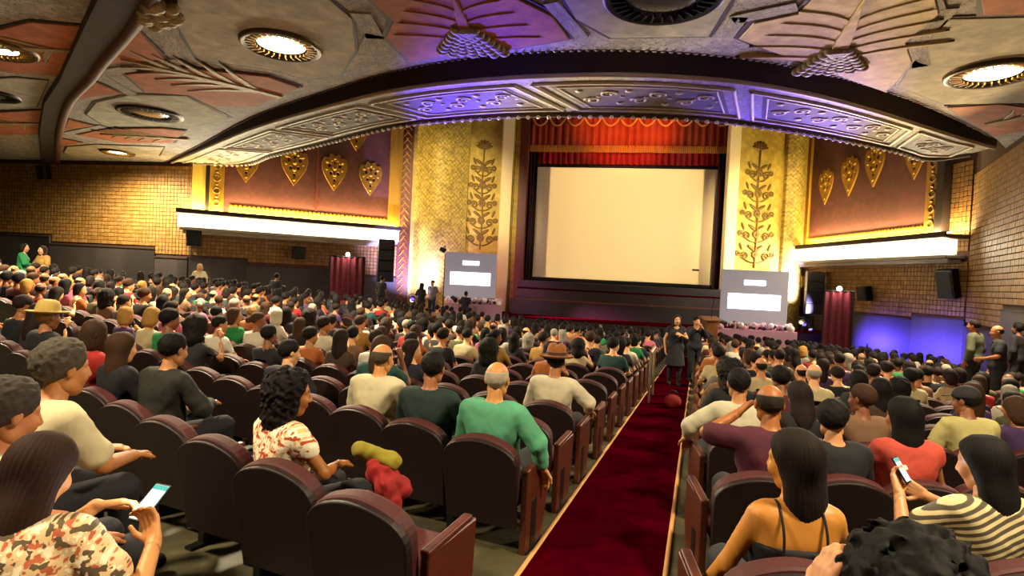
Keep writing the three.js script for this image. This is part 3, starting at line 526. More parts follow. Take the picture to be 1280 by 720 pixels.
// unseen projector, placed so its gate keeps the light on the middle of the screen
{
  const a = xOn(658, 345, SA, SB).x, b = xOn(899, 360, SA, SB).x, w = b - a, sw = 0.09 * w, L = V(4.6, 15.6, 8.5);
  const corner = (x, y) => new THREE.Vector3(x, y, -0.98).applyMatrix4(sf.m), cs = [corner(a + sw, 1.62), corner(b - sw, 1.62), corner(b - sw, 7.55), corner(a + sw, 7.55)];
  const mid = cs[0].clone().add(cs[2]).multiplyScalar(0.5), o = thing('unseen_projector', 'unseen projector with rectangular gate placed to light the screen middle', 'projector', L); o.lookAt(mid); o.updateMatrixWorld(true);
  const inv2 = o.matrixWorld.clone().invert(), hole = cs.map((c) => { const q = c.clone().applyMatrix4(inv2); return new THREE.Vector2(q.x / q.z * 0.5, q.y / q.z * 0.5); });
  const sh = new THREE.Shape([[-0.4, -0.4], [0.4, -0.4], [0.4, 0.4], [-0.4, 0.4]].map((q) => new THREE.Vector2(...q))); sh.holes.push(new THREE.Path(hole));
  const g = new THREE.ExtrudeGeometry(sh, { depth: 0.004, bevelEnabled: false }); g.translate(0, 0, 0.498); mesh('gate', g, M.blackMetal, o);
  mesh('casing', [box(0.02, 0.8, 0.8, -0.4, 0, 0.1), box(0.02, 0.8, 0.8, 0.4, 0, 0.1), box(0.8, 0.02, 0.8, 0, 0.4, 0.1), box(0.8, 0.02, 0.8, 0, -0.4, 0.1), box(0.8, 0.8, 0.02, 0, 0, -0.3)], M.blackMetal, o);
  mesh('pedestal', box(0.12, 1.2, 0.12, 0, -0.95, 0.1), M.blackMetal, o);
  const l = new THREE.SpotLight(0xffdc98, 680, 0, 26 * DEG, 0, 2); l.position.set(0, 0, 0); l.target.position.set(0, 0, 5); l.castShadow = true; l.shadow.radius = 0.1; l.shadow.mapSize.set(1024, 1024); o.add(l, l.target);
}
// ---------------------------------------------------------------- stage, apron, steps
M.stageBlack = std({ color: 0x1a1210, roughness: 0.55 }); M.stageWood = std({ color: 0x2e1a12, map: grainTone, roughness: 0.5 });
M.redCarpet = new THREE.MeshPhysicalMaterial({ color: 0x43000d, map: tex(256, (u, v) => { const k = 0.75 + 0.25 * fbm(u * 24, v * 24, 24, 4); return [k, k, k]; }, [0.8, 0.8]), roughness: 1, specularIntensity: 0, bumpMap: bumpNoise, bumpScale: 0.003 });
{
  const loc = (x, z) => { const p = new THREE.Vector3(x, 0, z).applyMatrix4(sf.m); return [p.x, -p.z]; };
  const curved = (x0, x1, z, bow, zb) => { const pts = []; for (let k = 0; k <= 20; k++) { const t = k / 20; pts.push(loc(lerp(x0, x1, t), z + bow * Math.sin(Math.PI * t))); } pts.push(loc(x1, zb), loc(x0, zb)); return pts; };
  const o = thing('stage', 'dark stepped stage with thin red edges below the screen', 'stage');
  const L = sf.L;
  mesh('platform', prism(curved(0.3, L - 0.1, 0.5, 0.5, -3.6), -2.6, 1.42), M.stageBlack, o);
  mesh('red_edge', prism(curved(0.3, L - 0.1, 0.75, 0.55, 0.2), 0.98, 1.06), M.redCarpet, o);
  mesh('step', prism(curved(0.3, L - 0.1, 0.9, 0.6, 0.2), -2.6, 0.98), M.stageWood, o);
  mesh('step', prism(curved(0.1, L + 0.1, 1.4, 0.7, 0.2), -2.6, 0.5), M.stageBlack, o);
  mesh('red_edge', prism(curved(0.1, L + 0.1, 1.42, 0.72, 0.2), 0.46, 0.52), M.wood, o);
  const a = thing('stage_apron', 'low red-carpeted apron in front of the stage', 'platform'); a.userData.kind = o.userData.kind = 'structure';
  mesh('base', prism(curved(-6.2, L + 4.2, 2.2, 2.2, 0.4), -2.7, -0.3), M.stageWood, a);
  mesh('carpet_top', prism(curved(-6.2, L + 4.2, 2.2, 2.2, 0.42), -0.3, -0.27), M.redCarpet, a);
}
// ---------------------------------------------------------------- aisle carpet
const CL = [[650, 720], [803, 500]], CR = [[838, 720], [866, 500]];
const AISLE = { p: [0.5, 3.5], }; // a point in the middle of the carpet
const aislePt = (s, off) => { const x = 0.515 + AX18 * s + AD18 * off, d = 3.5 + AD18 * s - AX18 * off; return [x, d]; };
const AX18 = Math.sin(18 * DEG), AD18 = Math.cos(18 * DEG);
{
  const W = 0.47, WL = 0.33, strip = (o0, o1, s0, s1, lift, th) => { const pos = [], uv = [], idx = [], n = 80; for (let k = 0; k <= n; k++) { const s = lerp(s0, s1, k / n); for (const [o, y] of [[o0, lift], [o1, lift], [o0, lift - th], [o1, lift - th]]) { const q = aislePt(s, o); pos.push(q[0], floorY(q[0], q[1]) + y, -q[1]); uv.push(o, s); } } for (let k = 0; k < n; k++) { const a = k * 4, b = a + 4; idx.push(a, a + 1, b + 1, a, b + 1, b, a + 2, a, b, a + 2, b, b + 2, a + 1, a + 3, b + 3, a + 1, b + 3, b + 1); } const g = new THREE.BufferGeometry(); g.setAttribute('position', new THREE.Float32BufferAttribute(pos, 3)); g.setAttribute('uv', new THREE.Float32BufferAttribute(uv, 2)); g.setIndex(idx); g.computeVertexNormals(); return g; };
  const o = thing('carpet_runner', 'long red carpet runner with tan edges down the aisle', 'carpet');
  mesh('pile', strip(-WL, W, -6, 22, 0.016, 0.03), M.redCarpet, o);
  M.binding = std({ color: 0xd0975a, roughness: 0.8 });
  mesh('binding', strip(-WL - 0.03, -WL, -6, 22, 0.02, 0.03), M.binding, o); mesh('binding', strip(W, W + 0.03, -6, 22, 0.02, 0.03), M.binding, o);
}
// ---------------------------------------------------------------- cinema seats
const ORD = ['first', 'second', 'third', 'fourth', 'fifth', 'sixth', 'seventh', 'eighth', 'ninth', 'tenth', 'eleventh', 'twelfth', 'thirteenth', 'fourteenth', 'fifteenth', 'sixteenth', 'seventeenth', 'eighteenth', 'nineteenth', 'twentieth', 'twenty-first', 'twenty-second', 'twenty-third', 'twenty-fourth', 'twenty-fifth', 'twenty-sixth', 'twenty-seventh', 'twenty-eighth'];
M.shell = std({ color: 0x1f0b0b, map: grainTone, roughness: 0.55 });
M.cushion = std({ color: 0x4e1212, map: grainTone, roughness: 0.7 });
M.armWood = std({ color: 0x5e2a18, map: grainTone, roughness: 0.4 });
M.sidePanel = std({ color: 0x4e1c16, map: grainTone, roughness: 0.5 });
M.legMetal = std({ color: 0x141212, roughness: 0.5, metalness: 0.4 });
const SEATW = 0.53;
const seatGeo = (() => {
  const backShape = (w, y0, y1, r) => { const s = new THREE.Shape(), h = w / 2; s.moveTo(-h * 0.94, y0); s.lineTo(h * 0.94, y0); s.lineTo(h, y1 - r); s.quadraticCurveTo(h, y1 - r * 0.28, h - r, y1); s.quadraticCurveTo(0, y1 + 0.035, -h + r, y1); s.quadraticCurveTo(-h, y1 - r * 0.28, -h, y1 - r); s.closePath(); return s; };
  const ex = (s, depth, b) => new THREE.ExtrudeGeometry(s, { depth, bevelEnabled: true, bevelSize: b, bevelThickness: b, bevelSegments: 2, curveSegments: 6, bevelOffset: -b });
  const rec = (g) => { g.translate(0, -0.4, 0); g.rotateX(-0.17); g.translate(0, 0.4, -0.2); return g; };
  const shell = ex(backShape(SEATW, 0.2, 0.8, 0.15), 0.035, 0.008); shell.translate(0, 0, -0.065); rec(shell);
  const cush = ex(backShape(SEATW - 0.005, 0.36, 0.815, 0.155), 0.05, 0.02); cush.translate(0, 0, -0.03); rec(cush);
  const seat = new RoundedBoxGeometry(SEATW - 0.06, 0.1, 0.48, 2, 0.04); seat.rotateX(-0.08); seat.translate(0, 0.37, 0.06);
  const arm = new RoundedBoxGeometry(0.05, 0.035, 0.4, 1, 0.012); arm.rotateX(-0.05);
  const side = new THREE.BoxGeometry(0.028, 0.5, 0.1), panel = (() => { const s = new THREE.Shape([[-0.2, 0.02], [0.12, 0.02], [0.22, 0.3], [0.23, 0.575], [-0.2, 0.575]].map((q) => new THREE.Vector2(...q))); const g = new THREE.ExtrudeGeometry(s, { depth: 0.03, bevelEnabled: true, bevelSize: 0.006, bevelThickness: 0.006, bevelSegments: 1 }); g.rotateY(-Math.PI / 2); g.translate(0.015, 0, 0); return g; })();
  const foot = merge([box(0.05, 0.36, 0.09, 0, 0.18, 0), box(0.06, 0.03, 0.3, 0, 0.015, 0.02)]);
  return { shell, cush, seat, arm, side, panel, foot };
})();
const seatsOf = {}; let seatCount = 0;
function buildSeat(x, d, az, aisleSide, label, group) {
  const o = thing('cinema_chair', label, 'chair', V(x, d, floorY(x, d)), Math.PI - az, group); o.scale.y = 0.94;
  mesh('back_shell', seatGeo.shell, M.shell, o); mesh('back_cushion', seatGeo.cush, M.cushion, o); mesh('seat_cushion', seatGeo.seat, M.cushion, o);
  const sides = aisleSide ? [-aisleSide, aisleSide] : [SIDE];
  for (const s of sides) {
    const end = s === aisleSide, px = s * (SEATW / 2 + 0.025);
    const a = mesh('armrest', seatGeo.arm, M.armWood, o); a.position.set(px, 0.595, -0.01);
    if (end) { const p = mesh('end_panel', seatGeo.panel, M.armWood, o); p.position.set(px, 0, 0); } else { const p = mesh('arm_post', seatGeo.side, M.sidePanel, o); p.position.set(px, 0.33, 0.02); }
    const f = mesh('foot', seatGeo.foot, M.legMetal, o); f.position.set(px, 0, -0.06);
  }
  seatCount++; return o;
}
let SIDE = 1;
// seating plan: rows start at the carpet and run outwards; every entry is one place
const places = [];
function layRow(block, row, s, off, angle, pitch, n, gap) {
  const [x0, d0] = aislePt(s, off), dir = block === 'left' ? [-Math.cos(angle), Math.sin(angle)] : [Math.cos(angle), Math.sin(angle)], az = block === 'left' ? angle - (row < 4 ? 14 : Math.max(4, 14 - (row - 3))) * DEG : -angle + 19 * DEG;
  let bend = 0;
  for (let i = 0, q = 0; i < n; i++) { if (gap && i === gap) q += 1.0; const x = x0 + dir[0] * q, d = d0 + dir[1] * q; q += pitch; places.push({ block, row, i, x, d, az, y: floorY(x, d) }); }
}
for (let k = -1; k <= 21; k++) {
  const s = [-2.5, -1.06, 0.3, 1.15][k + 1] ?? 2.0 + (k - 3) * 1.0, a = [39, 37.5, 36, 35, 34][k + 1] ?? Math.max(18, 34 - (k - 3) * 1.0);
  layRow('left', k, s, k < 0 ? -0.7 : k === 0 ? -0.72 : -0.69, a * DEG, [0.6, 0.66, 0.62][k + 1] ?? 0.62, 26, 11);
}
for (let k = 0; k <= 20; k++) {
  const s = [-0.95, 0.32, 1.5, 2.6][k] ?? 2.6 + (k - 3) * 1.03, b = Math.max(0, 14 - k * 0.8);
  layRow('right', k, s, k === 0 ? 0.92 : 0.93, b * DEG, 0.575, 15);
}
const inv = camera.matrixWorldInverse.copy(camera.matrixWorld).invert();
function toPix(x, y, d) { const p = new THREE.Vector3(x, y, -d).applyMatrix4(inv); return [640 + p.x / -p.z * 720, 360 - p.y / -p.z * 720, -p.z]; }
// drop places outside the walls, behind the lens, or outside the picture
function inside(p) { if (p.d > 24.6 - Math.abs(p.x - 5) * 0.05) return false; if (p.x < -13) { if (p.d > 24.0) return false; } if (p.block === 'right') { const wx = p.d < 14.3 ? lerp(6.6, 12.7, (p.d + 4.5) / 18.8) : lerp(12.7, 15.2, (p.d - 14.3) / 4.9); if (p.x > Math.min(wx, 14.2) - 0.9) return false; } const lx = -14.3 + (p.d - 25.4) * 1.87; if (p.d > 20 && p.x < -13.5) return false; return true; }
for (const p of places) { const q = toPix(p.x, p.y + 1.05, p.d); p.px = q[0]; p.py = q[1]; p.z = q[2]; p.ok = inside(p) && p.z > 0.6 && p.px > -90 && p.px < 1370 && p.py < 900; }
const live = []; for (const p of places) if (p.ok && !live.some((q) => Math.hypot(q.x - p.x, q.d - p.d) < 0.56)) live.push(p);
// ---------------------------------------------------------------- people: signed distance fields meshed by surface nets
function net(f, lo, hi, cell) {
  const nx = Math.ceil((hi[0] - lo[0]) / cell) + 1, ny = Math.ceil((hi[1] - lo[1]) / cell) + 1, nz = Math.ceil((hi[2] - lo[2]) / cell) + 1;
  const val = new Float32Array(nx * ny * nz), B = 4, reach = cell * B * 0.87 * 1.25 + cell;
  for (let bz = 0; bz < nz; bz += B) for (let by = 0; by < ny; by += B) for (let bx = 0; bx < nx; bx += B) {
    const c = f(lo[0] + (bx + 1.5) * cell, lo[1] + (by + 1.5) * cell, lo[2] + (bz + 1.5) * cell), far = Math.abs(c) > reach;
    for (let z = bz; z < Math.min(nz, bz + B); z++) for (let y = by; y < Math.min(ny, by + B); y++) for (let x = bx; x < Math.min(nx, bx + B); x++) val[(z * ny + y) * nx + x] = far ? c : f(lo[0] + x * cell, lo[1] + y * cell, lo[2] + z * cell);
  }
  const vid = new Int32Array(nx * ny * nz).fill(-1), pos = [], idx = [], sx = 1, sy = nx, sz = nx * ny;
  for (let z = 0; z < nz - 1; z++) for (let y = 0; y < ny - 1; y++) for (let x = 0; x < nx - 1; x++) {
    const o = z * sz + y * sy + x, v = [val[o], val[o + sx], val[o + sy], val[o + sx + sy], val[o + sz], val[o + sx + sz], val[o + sy + sz], val[o + sx + sy + sz]];
    let m = 0; for (let k = 0; k < 8; k++) if (v[k] < 0) m++; if (!m || m === 8) continue;
    let ax = 0, ay = 0, az = 0, n = 0;
    for (const [a, b] of EDGES) if ((v[a] < 0) !== (v[b] < 0)) { const t = v[a] / (v[a] - v[b]); ax += (a & 1) + t * ((b & 1) - (a & 1)); ay += ((a >> 1) & 1) + t * (((b >> 1) & 1) - ((a >> 1) & 1)); az += (a >> 2) + t * ((b >> 2) - (a >> 2)); n++; }
    vid[o] = pos.length / 3; pos.push(lo[0] + (x + ax / n) * cell, lo[1] + (y + ay / n) * cell, lo[2] + (z + az / n) * cell);
  }
  for (let z = 1; z < nz - 1; z++) for (let y = 1; y < ny - 1; y++) for (let x = 1; x < nx - 1; x++) {
    const o = z * sz + y * sy + x, i0 = val[o] < 0;
    const quad = (a, b, c, d, flip) => { if (a < 0 || b < 0 || c < 0 || d < 0) return; if (flip) idx.push(a, c, b, a, d, c); else idx.push(a, b, c, a, c, d); };
    if (i0 !== (val[o + sx] < 0)) quad(vid[o - sy - sz], vid[o - sz], vid[o], vid[o - sy], !i0);
    if (i0 !== (val[o + sy] < 0)) quad(vid[o - sx - sz], vid[o - sx], vid[o], vid[o - sz], !i0);
    if (i0 !== (val[o + sz] < 0)) quad(vid[o - sx - sy], vid[o - sy], vid[o], vid[o - sx], !i0);
  }
  return { pos, idx };
}
const EDGES = [[0, 1], [2, 3], [4, 5], [6, 7], [0, 2], [1, 3], [4, 6], [5, 7], [0, 4], [1, 5], [2, 6], [3, 7]];
function toGeo(list) { // list of {pos, idx, matrix?, color?} -> one geometry
  const pos = [], idx = [], nor = []; 
  for (const { pos: p, idx: q, m } of list) {
    const g = new THREE.BufferGeometry(); g.setAttribute('position', new THREE.Float32BufferAttribute(p, 3)); g.setIndex(q); if (m) g.applyMatrix4(m); g.computeVertexNormals();
    const b = pos.length / 3; for (const v of g.attributes.position.array) pos.push(v); for (const v of g.attributes.normal.array) nor.push(v); for (const k of q) idx.push(k + b);
  }
  const g = new THREE.BufferGeometry(); g.setAttribute('position', new THREE.Float32BufferAttribute(pos, 3)); g.setAttribute('normal', new THREE.Float32BufferAttribute(nor, 3)); g.setAttribute('uv', new THREE.Float32BufferAttribute(pos.flatMap((_, i) => (i % 3 === 0 ? [pos[i] * 1, pos[i + 1]] : [])), 2)); g.setIndex(idx); return g;
}
function capsule(px, py, pz, c) { // tapered: [ax, ay, az, bx, by, bz, ra, rb]
  const bx = c[3] - c[0], by = c[4] - c[1], bz = c[5] - c[2], x = px - c[0], y = py - c[1], z = pz - c[2];
  const l = bx * bx + by * by + bz * bz, h = l > 0 ? Math.max(0, Math.min(1, (x * bx + y * by + z * bz) / l)) : 0, dx = x - bx * h, dy = y - by * h, dz = z - bz * h;
  return Math.sqrt(dx * dx + dy * dy + dz * dz) - (c[6] + (c[7] - c[6]) * h);
}
function ell(x, y, z, cx, cy, cz, rx, ry, rz) { const a = (x - cx) / rx, b = (y - cy) / ry, c = (z - cz) / rz, k0 = Math.sqrt(a * a + b * b + c * c), k1 = Math.sqrt(a * a / rx / rx + b * b / ry / ry + c * c / rz / rz); return k1 < 1e-9 ? -Math.min(rx, ry, rz) : k0 * (k0 - 1) / k1; }
function smin(a, b, k) { const h = Math.max(k - Math.abs(a - b), 0) / k; return Math.min(a, b) - h * h * k * 0.25; }
function smax(a, b, k) { return -smin(-a, -b, k); }
function chain(px, py, pz, list, k) { let d = 1e3; for (const c of list) d = smin(d, capsule(px, py, pz, c), k); return d; }
// head in its own frame: y up, z towards the face
function headField(fem) {
  const j = fem ? 0.92 : 1;
  return (x, y, z) => {
    const ax = Math.abs(x);
    let d = ell(x, y, z, 0, 0.035, -0.012, 0.076, 0.088, 0.096);
    d = smin(d, ell(x, y, z, 0, -0.035, 0.02, 0.063 * j, 0.086, 0.072), 0.03);
    d = smin(d, capsule(ax, y, z, [0, -0.098, 0.052, 0.042 * j, -0.07, 0.0, 0.027 * j, 0.026]), 0.025);
    d = smin(d, ell(ax, y, z, 0.04, -0.03, 0.058, 0.026, 0.03, 0.026), 0.02);
    d = smin(d, capsule(ax, y, z, [0, 0.026, 0.079, 0.045, 0.026, 0.062, 0.013, 0.012]), 0.014);
    d = smax(d, -ell(ax, y, z, 0.031, 0.005, 0.101, 0.02, 0.013, 0.018), 0.012);
    d = Math.min(d, ell(ax, y, z, 0.031, 0.005, 0.073, 0.014, 0.011, 0.013));
    d = smin(d, capsule(x, y, z, [0, 0.012, 0.088, 0, -0.03, 0.107, 0.009, 0.0125]), 0.012);
    d = smin(d, ell(ax, y, z, 0.012, -0.034, 0.096, 0.01, 0.009, 0.011), 0.008);
    d = smin(d, capsule(ax, y, z, [0, -0.058, 0.091, 0.019, -0.061, 0.083, 0.0065, 0.004]), 0.006);
    d = smin(d, capsule(ax, y, z, [0, -0.069, 0.089, 0.017, -0.066, 0.083, 0.007, 0.004]), 0.006);
    d = smin(d, ell(ax, y, z, 0.079, 0.0, -0.008, 0.01, 0.033, 0.019), 0.008);
    return d;
  };
}
const wob = (x, y, z, s) => Math.sin(x * s + 1.3 * Math.sin(y * s * 0.7)) * Math.sin(y * s * 1.1 + 0.7 + 1.1 * Math.sin(z * s * 0.9)) * Math.sin(z * s * 0.95 + 2 + Math.sin(x * s * 0.8));
// hair grows thicker away from the hairline
const skull = (x, y, z) => ell(x, y, z, 0, 0.035, -0.014, 0.077, 0.089, 0.097);
function cap(c, m, z0, t, rough, top = 9) { return (x, y, z) => { const s = Math.min((y - c - m * (z - z0)) / Math.hypot(1, m), y + 0.105, top - y), w = smooth(0, 0.095, s); return smax(skull(x, y, z) - 0.002 - t * w + rough * (wob(x, y, z, 85) + 0.6 * wob(x + 1, y, z, 170)) * w, -s, 0.006); }; }
const HAIR = { // head frame
  short: cap(0.044, 1.12, 0.072, 0.013, 0.003), full: cap(0.026, 1.08, 0.072, 0.021, 0.006), bald: cap(0.09, 1.35, 0.062, 0.009, 0.003, 0.062),
  long: (x, y, z) => { let d = ell(x, y, z, 0, 0.04, -0.018, 0.092, 0.102, 0.11); d = smin(d, ell(x, y, z, 0, -0.12, -0.055, 0.1, 0.2, 0.062), 0.06); d += 0.0045 * Math.sin(Math.atan2(x, -z - 0.02) * 26 + 3 * Math.sin(y * 18)); return smax(d, -smax(-(0.02 - z + 0.3 * y) / 1.05, -(0.088 - y + 0.5 * z) / 1.1, 0.02) - 0.0, 0.01); },
  bob: (x, y, z) => { let d = ell(x, y, z, 0, 0.04, -0.018, 0.094, 0.104, 0.112); d = smin(d, ell(x, y, z, 0, -0.06, -0.03, 0.1, 0.1, 0.08), 0.06); d += 0.004 * Math.sin(Math.atan2(x, -z - 0.02) * 24 + 3 * Math.sin(y * 20)); return Math.max(smax(d, (z - 0.03 - 0.35 * y) / 1.06, 0.012), -(y + 0.135)); },
  curly: (x, y, z) => { let d = ell(x, y, z, 0, 0.02, -0.035, 0.135, 0.14, 0.135); d = smin(d, ell(x, y, z, 0, -0.12, -0.05, 0.12, 0.12, 0.1), 0.05); d += 0.017 * wob(x, y, z, 75) + 0.008 * wob(x + 3, y, z + 1, 150); return smax(d, (z - 0.035 - 0.45 * Math.max(0, y)) / 1.1, 0.02); },
  bun: (x, y, z) => { let d = Math.max(ell(x, y, z, 0, 0.04, -0.016, 0.087, 0.098, 0.106) + 0.003 * Math.sin(x * 190), -(y - 0.078 - 1.0 * (z - 0.072)) / 1.41, -(y + 0.08)); return smin(d, ell(x, y, z, 0, 0.0, -0.14, 0.05, 0.05, 0.045), 0.02); },
};
// long hair needs the face kept clear: one clean cut for it
HAIR.long = (x, y, z) => { let d = ell(x, y, z, 0, 0.04, -0.018, 0.094, 0.104, 0.112); d = smin(d, ell(x, y, z, 0, -0.13, -0.05, 0.105, 0.2, 0.068), 0.07); d += 0.0011 * Math.sin(Math.atan2(x, -z - 0.02) * 40 + 4 * Math.sin(y * 11)) + 0.005 * wob(x, y * 0.35, z, 34); return smax(d, (z - 0.02 - (y > 0 ? 0.55 * y : 0.05 * y)) / 1.1, 0.015); };
const HBOX = { short: [[-0.13, -0.12, -0.15], [0.13, 0.17, 0.13]], full: [[-0.14, -0.13, -0.16], [0.14, 0.18, 0.13]], bald: [[-0.12, -0.12, -0.15], [0.12, 0.14, 0.12]], long: [[-0.15, -0.38, -0.18], [0.15, 0.18, 0.14]], bob: [[-0.15, -0.18, -0.18], [0.15, 0.18, 0.14]], curly: [[-0.2, -0.3, -0.23], [0.2, 0.2, 0.2]], bun: [[-0.13, -0.12, -0.21], [0.13, 0.17, 0.13]] };
const hairCache = {};
function hairGeo(kind, cell) { const k = kind + cell; return hairCache[k] ??= toGeo([net(HAIR[kind], HBOX[kind][0], HBOX[kind][1], cell)]); }
// skeleton of a figure, local frame: origin on the floor below the hips, z forward, x to the figure's left
function skeleton(o = {}) {
  const fem = !!o.fem, lean = (o.lean ?? -8) * DEG, w = fem ? 0.9 : 1, S = { fem, o };
  const hipY = o.stand ? 0.92 : 0.46, hz = o.stand ? 0 : -0.06, up = [0, Math.cos(lean), Math.sin(lean)], sp = (t, x = 0, z = 0) => [x, hipY + up[1] * t - up[2] * z, hz + up[2] * t + up[1] * z];
  S.sp = sp; const j = (a, b, ra, rb) => [...a, ...b, ra, rb];
  const th = fem ? 0.92 : 1, big = o.big ?? 1;
  S.torso = [j(sp(0.0, -0.07), sp(0.0, 0.07), 0.118 * big, 0.118 * big), j(sp(0.0), sp(0.2), 0.125 * big, 0.112 * th * big), j(sp(0.17, -0.05, 0.01), sp(0.17, 0.05, 0.01), 0.105 * th * big, 0.105 * th * big), j(sp(0.33, -0.07, 0.0), sp(0.33, 0.07, 0.0), 0.108 * th * big, 0.108 * th * big), j(sp(0.43, -0.125 * w), sp(0.43, 0.125 * w), 0.07 * big, 0.07 * big)];
  if (fem) S.torso.push(j(sp(0.3, -0.07, 0.07), sp(0.3, 0.07, 0.07), 0.07, 0.07));
  const sh = (s) => sp(0.435, s * 0.172 * w * (0.5 + big / 2), -0.005);
  const hd = o.head ?? {}; const neckLean = lean * 0.35 + (o.neck ?? 0) * DEG;
  const nb = sp(0.46), nt = [nb[0], nb[1] + 0.11 * Math.cos(neckLean), nb[2] + 0.11 * Math.sin(neckLean) + 0.02];
  S.neck = [j([nb[0], nb[1] - 0.02, nb[2]], nt, 0.06 * th, 0.052 * th), j(sp(0.43, -0.08), nb, 0.04, 0.055), j(sp(0.43, 0.08), nb, 0.04, 0.055)];
  S.headPos = [nt[0], nt[1] + 0.075 * (o.hs ?? 1), nt[2] + 0.022]; S.headRot = new THREE.Euler((hd.pitch ?? 0) * DEG, (hd.yaw ?? 0) * DEG, (hd.roll ?? 0) * DEG, 'YXZ');
  S.headM = new THREE.Matrix4().compose(new THREE.Vector3(...S.headPos), new THREE.Quaternion().setFromEuler(S.headRot), new THREE.Vector3(1, 1, 1).multiplyScalar(o.hs ?? 1));
  const rest = (s) => o.stand ? { e: [s * 0.25, hipY + 0.17, -0.03], w: [s * 0.24, hipY - 0.06, 0.05] } : { e: [s * 0.26, hipY + 0.2, 0.02], w: [s * 0.15, hipY + 0.13, 0.25] };
  S.arms = [-1, 1].map((s) => { const a = (s < 0 ? o.right : o.left) ?? rest(s), q = sh(s), hand = a.h ?? null; return { s, sh: q, e: a.e, w: a.w, upper: j(q, a.e, 0.05 * th, 0.04 * th), fore: j(a.e, a.w, 0.042 * th, 0.028 * th), dir: a.dir, nrm: a.nrm, curl: a.curl ?? 0.45 }; });
  if (o.stand) { const sp2 = o.step ?? 0; S.legs = [-1, 1].map((s) => [j([s * 0.085, hipY, 0], [s * 0.1, 0.5, 0.02 + s * sp2], 0.092, 0.06), j([s * 0.1, 0.5, 0.02 + s * sp2], [s * 0.1, 0.09, -0.02 + s * sp2 * 1.2], 0.058, 0.038), j([s * 0.1, 0.045, -0.04 + s * sp2 * 1.2], [s * 0.12, 0.035, 0.14 + s * sp2 * 1.2], 0.04, 0.033)]); }
  else S.legs = [-1, 1].map((s) => [j([s * 0.085, hipY, hz + 0.02], [s * 0.13, 0.47, 0.4], 0.09, 0.064), j([s * 0.13, 0.47, 0.4], [s * 0.13, 0.1, 0.42], 0.06, 0.04), j([s * 0.13, 0.045, 0.4], [s * 0.14, 0.035, 0.58], 0.042, 0.034)]);
  for (const a of S.arms) a.hand = handPrims(a.w, a.dir ?? norm(sub(a.w, a.e)), a.nrm ?? (o.stand ? [-a.s, 0, 0] : [0, -1, 0]), a.s, a.curl);
  return S;
}
const sub = (a, b) => [a[0] - b[0], a[1] - b[1], a[2] - b[2]], norm = (a) => { const l = Math.hypot(...a) || 1; return a.map((v) => v / l); }, cross = (a, b) => [a[1] * b[2] - a[2] * b[1], a[2] * b[0] - a[0] * b[2], a[0] * b[1] - a[1] * b[0]], add = (a, b, t) => [a[0] + b[0] * t, a[1] + b[1] * t, a[2] + b[2] * t];
function handPrims(w, dir, nrm, side, curl) { // palm, four fingers of three joints, thumb from the side of the palm
  const D = norm(dir); let N = norm(add(nrm, D, -(nrm[0] * D[0] + nrm[1] * D[1] + nrm[2] * D[2]))); let Sd = cross(D, N); if (side < 0) Sd = Sd.map((v) => -v); // towards the thumb
  const P = [], c = (a, b, ra, rb) => P.push([...a, ...b, ra, rb]);
  for (const t of [-0.026, -0.009, 0.009, 0.026]) c(add(add(w, D, 0.015), Sd, t * 0.7), add(add(w, D, 0.085), Sd, t), 0.0145, 0.0125);
  [[0.028, 0.072], [0.0095, 0.08], [-0.0095, 0.074], [-0.028, 0.058]].forEach(([t, L]) => { let p = add(add(w, D, 0.088), Sd, t), a = curl * 0.6; for (let k = 0; k < 3; k++) { const d = norm(add(D.map((v) => v * Math.cos(a)), N, Math.sin(a))), q = add(p, d, L * [0.45, 0.32, 0.23][k]); c(p, q, 0.0095 - k * 0.0008, 0.0088 - k * 0.0008); p = q; a += curl; } });
  let p = add(add(w, D, 0.028), Sd, 0.03); const d1 = norm(add(add(D.map((v) => v * 0.75), Sd, 0.6), N, 0.3)), q = add(p, d1, 0.045); c(p, q, 0.014, 0.011); c(q, add(q, norm(add(add(D, Sd, 0.15), N, 0.35)), 0.034), 0.0105, 0.0085);
  return P;
}
function bodyField(S, inflate = 0, only) { // only: 'torso' etc.
  return (x, y, z) => {
    let d = chain(x, y, z, S.torso, 0.06);
    d = smin(d, chain(x, y, z, S.neck, 0.02), 0.025);
    for (const a of S.arms) d = smin(d, smin(capsule(x, y, z, a.upper), capsule(x, y, z, a.fore), 0.015), 0.022);
    let l = 1e3; for (const L of S.legs) l = Math.min(l, chain(x, y, z, L, 0.02));
    return smin(d, l, 0.03) - inflate;
  };
}
function bounds(prims, pad) { const lo = [1e9, 1e9, 1e9], hi = [-1e9, -1e9, -1e9]; for (const p of prims) for (const b of [0, 3]) for (let k = 0; k < 3; k++) { const r = Math.max(p[6], p[7]) + pad; lo[k] = Math.min(lo[k], p[b + k] - r); hi[k] = Math.max(hi[k], p[b + k] + r); } return [lo, hi]; }
const allPrims = (S) => [...S.torso, ...S.neck, ...S.arms.flatMap((a) => [a.upper, a.fore]), ...S.legs.flat()];
function headNet(S, cell) { const n = net(headField(S.fem), [-0.11, -0.15, -0.13], [0.11, 0.15, 0.14], cell); n.m = S.headM; return n; }
function handNet(a, cell) { const [lo, hi] = bounds(a.hand, 0.02); return net((x, y, z) => smin(chain(x, y, z, a.hand, 0.006), capsule(x, y, z, a.fore), 0.012), lo, hi, cell); }
